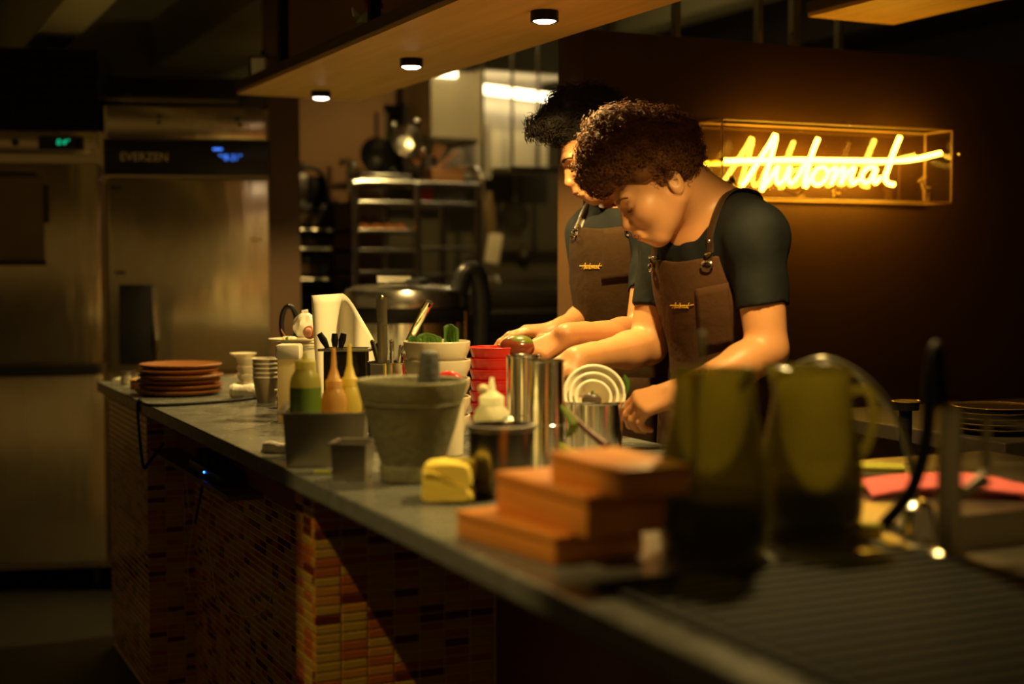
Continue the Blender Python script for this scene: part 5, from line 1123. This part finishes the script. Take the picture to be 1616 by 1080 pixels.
    for z_, r_ in ((-.0655, .0048), (-.0775, .0055)):
        q = [H2.snap(P(.108, s * .017, z_ + (.0 if abs(s) < 1 else -.003 if z_ > -.07 else .003)), -.0030) for s in (-1, -.5, 0, .5, 1)]; MB().tube(spline(q, 4), [.002] + [r_] * 15 + [.002], 8).build('lip', lipm, root)
    # trousers and shoes
    E = Field(V3(-.35, -.35, 0.05) + V3(pel[0], pel[1], 0), V3(.35, .35, pel[2] + .16) + V3(pel[0], pel[1], 0), .009)
    E.add(('el', pel + V3(0, 0, -.01), np.array([S3, N3, V3(0, 0, 1)]), (.172, .128, .13), .03))
    for s in (-1, 1):
        hipj = pel + S3 * s * .09 + V3(0, 0, -.06); kn = V3(pel[0], pel[1], .48) + S3 * s * .105 + N3 * .03; an = V3(pel[0], pel[1], .09) + S3 * s * .11 - N3 * .01
        E.add(('rc', hipj, .092, kn, .066, .04)); E.add(('rc', kn, .066, an, .055, .02))
        G = MB(); c = an; M = Matrix(((S3[0], N3[0], 0, an[0]), (S3[1], N3[1], 0, an[1]), (0, 0, 1, 0), (0, 0, 0, 1)))
        G.tube([M @ Vector((0, y, z)) for y, z in ((-.075, .045), (-.06, .05), (0, .055), (.08, .042), (.15, .034), (.185, .030))], [.03, .042, .046, .045, .04, .018], 14, flat=.85, up=(0, 0, 1)); sh_ = G.build('shoe', BLACKP, root)
        MB().tube([M @ Vector((0, y, .012)) for y in (-.08, -.05, .06, .15, .195)], [.03, .045, .05, .045, .015], 14, flat=.24, up=(0, 0, 1)).build('sole', RUBBER, sh_)
    E.build('trousers', TROUS, root, 2)
    return root, P, A, L, J, H2
def curls(name, pts, nrm, m, root, rmin, rmax, tr, turns=1.6, seed=1, pull=None):
    rg = np.random.default_rng(seed); mb = MB()
    for p, n in zip(pts, nrm):
        n = unit(n); a = unit(np.cross(n, rg.normal(size=3))); b = np.cross(n, a); r = rg.uniform(rmin, rmax); ph = rg.uniform(0, 6.28); lift = rg.uniform(.4, 1.3) * r; k = 9; dr = n + .6 * rg.normal(size=3) + (0 if pull is None else np.array(pull) * rg.uniform(.2, 1)); dr = unit(dr)
        path = [p + (a * math.cos(ph + turns * 2 * math.pi * i / k) + b * math.sin(ph + turns * 2 * math.pi * i / k)) * r * (1 - .35 * i / k) + dr * lift * 1.6 * i / k for i in range(k + 1)]
        mb.tube(path, [tr * (1 - .6 * i / k) for i in range(k + 1)], 3, cap=False)
    o = mb.build(name, m, root, ang=180); o['kind'] = 'stuff'; return o
def cheek(v): return v
# front cook: bends over the pot at the right; chest turned toward the bar
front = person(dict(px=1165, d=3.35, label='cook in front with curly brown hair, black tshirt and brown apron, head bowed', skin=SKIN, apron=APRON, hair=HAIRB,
    joints=dict(pelvis=(1160, 655, 3.36), neck=(1124, 330, 3.33), head=(1031, 294, 3.27), sl=(1192, 372, 3.17), sr=(1056, 372, 3.47), el=(1211, 556, 3.12), wl=(1072, 620, 3.02), er=(1022, 548, 3.42), wr=(912, 566, 3.24)),
    chest=(-.80, -.60), hf=(-.77, -.16, -.60), hu=(-.616, 0, .788), hs=.98,
    hl=((-1, .05, -.30), (.05, -.55, .8), [(38, 50, 35), (42, 52, 35), (46, 55, 35), (48, 55, 35)], (40, 25), 1.0),
    hr=((-.75, -.35, -.35), (-.1, -.3, .9), [(30, 35, 25), (34, 36, 25), (36, 38, 25), (40, 40, 25)], (45, 15), 1.0),
    sleeve_l=.62, sleeve_r=.66, bib_top=.785, pocket=((1098, 456), (1148, 446), (1158, 545), (1106, 556)), logo=(1062, 482, 26)))
root, P, A, L, J, H = front
f, l, u = A
# its curly hair: a dense cap and many separate curls
rg = np.random.default_rng(11)
hc = L(1006, 246, 3.27); HCAP = Field(hc - .20, hc + .20, .005)
cap = [('el', hc, np.array([unit(L(930, 205, 3.27) - L(1090, 290, 3.27)), l, np.cross(unit(L(930, 205, 3.27) - L(1090, 290, 3.27)), l)]), (.128, .092, .098), .02), ('el', L(1050, 240, 3.27), np.eye(3), (.075, .078, .090), .03), ('el', L(962, 262, 3.25), np.eye(3), (.068, .070, .066), .03)]
for c in cap: HCAP.add(c)
X, Y, Z = HCAP.coords(); q = [X - J['head'][0], Y - J['head'][1], Z - J['head'][2]]
fl_ = q[0] * f[0] + q[1] * f[1] + q[2] * f[2]; ll_ = q[0] * l[0] + q[1] * l[1] + q[2] * l[2]; hl_ = q[0] * u[0] + q[1] * u[1] + q[2] * u[2]
HCAP.F += (.006 * np.sin(70 * X + 9) * np.sin(64 * Y) * np.sin(75 * Z + 3)).astype(np.float32)
keep = np.minimum(hl_ - (.050 + .0 * fl_), 9)                          # above the hairline in front
side = np.maximum(hl_ - .004, -9); backm = np.where(fl_ > .045, hl_ - .052, np.where(fl_ > -.005, hl_ - .018, np.where(fl_ > -.035, hl_ + .000, hl_ + .045)))
HCAP.F = np.maximum(HCAP.F, -backm).astype(np.float32)
hair = HCAP.build('hair', HAIRB, root, 2)
SK = Field(J['head'] - .16, J['head'] + .16, .006); SK.add(('el', P(-.016, 0, .030), A, (.100, .0785, .088), .01))
SK.F = np.maximum(SK.F, 0)
def shell_pts(Fd, n, seed, extra=0.):
    me = hair_mesh; co = np.empty(len(me.vertices) * 3, np.float32); me.vertices.foreach_get('co', co); co = co.reshape(-1, 3); no = np.empty(len(me.vertices) * 3, np.float32); me.vertices.foreach_get('normal', no); no = no.reshape(-1, 3); r_ = np.random.default_rng(seed); i = r_.choice(len(co), n); return co[i].astype(float) + no[i] * r_.uniform(-.006, .008 + extra, (n, 1)), no[i].astype(float)
hair_mesh = hair.data
p_, n_ = shell_pts(HCAP, 4200, 3, .004)
rel = p_ - J['head']; hh = rel @ u; ff = rel @ f; ok = (hh > .050) | (ff < .0); p_, n_ = p_[ok], n_[ok]
curls('hair_curls', p_, n_, HAIRB, hair, .005, .0105, .0011, 1.7, 4)
# short faded hair behind the ear and nape
FD = Field(J['head'] - .16, J['head'] + .16, .004)
FD.add(('el', P(-.018, 0, .028), A, (.1005, .0795, .090), .01)); FD.add(('el', P(-.045, 0, -.02), A, (.066, .066, .06), .02))
X, Y, Z = FD.coords(); q = [X - J['head'][0], Y - J['head'][1], Z - J['head'][2]]; fl_ = q[0] * f[0] + q[1] * f[1] + q[2] * f[2]; hl_ = q[0] * u[0] + q[1] * u[1] + q[2] * u[2]
lim = np.interp(fl_, [-.12, -.065, -.050, -.040, -.012, .03, .06, .075], [-.060, -.055, -.03, .014, .008, .012, .040, .055])
lim = np.where((fl_ > -.010) & (fl_ < .010), lim - .025, lim)
FD.F = np.maximum(FD.F, -(hl_ - lim)).astype(np.float32); FD.build('hair_fade', HAIRB, hair, 1)
# thin cable of an earphone on the front cook's bib
# rear cook
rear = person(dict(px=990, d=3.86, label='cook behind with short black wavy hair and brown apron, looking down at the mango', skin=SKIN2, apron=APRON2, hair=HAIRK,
    joints=dict(pelvis=(992, 600, 3.88), neck=(990, 322, 3.88), head=(941, 240, 3.82), sl=(1042, 366, 3.72), sr=(934, 370, 4.00), el=(1014, 530, 3.60), wl=(898, 529, 3.36), er=(932, 502, 3.98), wr=(878, 523, 3.72)),
    chest=(-.62, -.78), hf=(-.86, -.18, -.50), hu=(-.52, 0, .855), hs=1.0,
    hl=((-.80, -.15, -.42), (-.25, -.55, .78), [(8, 18, 12), (10, 20, 14), (14, 22, 15), (20, 26, 15)], (50, 10), 1.0, 1.6),
    hr=((-1, -.30, .02), (0, -.1, 1), [(12, 20, 15), (14, 22, 15), (16, 24, 15), (20, 28, 15)], (30, 10), 1.0),
    sleeve_l=.6, sleeve_r=.6, bib_top=.86, pocket=((953, 362), (998, 358), (1000, 440), (950, 446)), logo=(919, 420, 28)))
root, P, A, L, J, H = rear; f, l, u = A
hc = L(912, 186, 3.82); HC = Field(hc - .22, hc + .22, .005)
for c in (('el', L(915, 178, 3.83), A, (.085, .075, .055), .03), ('el', L(935, 172, 3.83), np.eye(3), (.062, .07, .050), .03), ('el', L(893, 172, 3.82), np.eye(3), (.05, .06, .045), .03), ('el', L(875, 198, 3.80), np.eye(3), (.050, .055, .040), .03), ('el', L(945, 190, 3.84), A, (.080, .078, .060), .03), ('el', P(-.02, 0, .035), A, (.100, .080, .090), .02), ('rc', L(862, 200, 3.78), .026, L(842, 204, 3.76), .012, .02)): HC.add(c)
X, Y, Z = HC.coords(); q = [X - J['head'][0], Y - J['head'][1], Z - J['head'][2]]; fl_ = q[0] * f[0] + q[1] * f[1] + q[2] * f[2]; hl_ = q[0] * u[0] + q[1] * u[1] + q[2] * u[2]
HC.F += (.004 * np.sin(80 * X + 40 * Z) * np.sin(60 * Y + 9)).astype(np.float32)
lim = np.interp(fl_, [-.12, -.06, -.03, .0, .04, .07, .1], [-.05, -.04, -.02, .02, .045, .060, .058]); HC.F = np.maximum(HC.F, -(hl_ - lim)).astype(np.float32)
hair = HC.build('hair', HAIRK, root, 2); hair_mesh = hair.data
p_, n_ = shell_pts(HC, 1900, 5); rel = p_ - J['head']; hh = rel @ u; ok = (hh > .060); p_, n_ = p_[ok], n_[ok]
curls('hair_curls', p_, n_, HAIRK, hair, .006, .014, .0012, .9, 6, pull=f * .8 + u * .4)
fp = np.array([L(846 + rg.uniform(-14, 26), 205 + rg.uniform(-14, 18), 3.77 + rg.uniform(-.03, .03)) for _ in range(120)]); curls('hair_forelock', fp, np.tile(unit(f + u * .3), (120, 1)), HAIRK, hair, .006, .013, .0011, 1.3, 9)
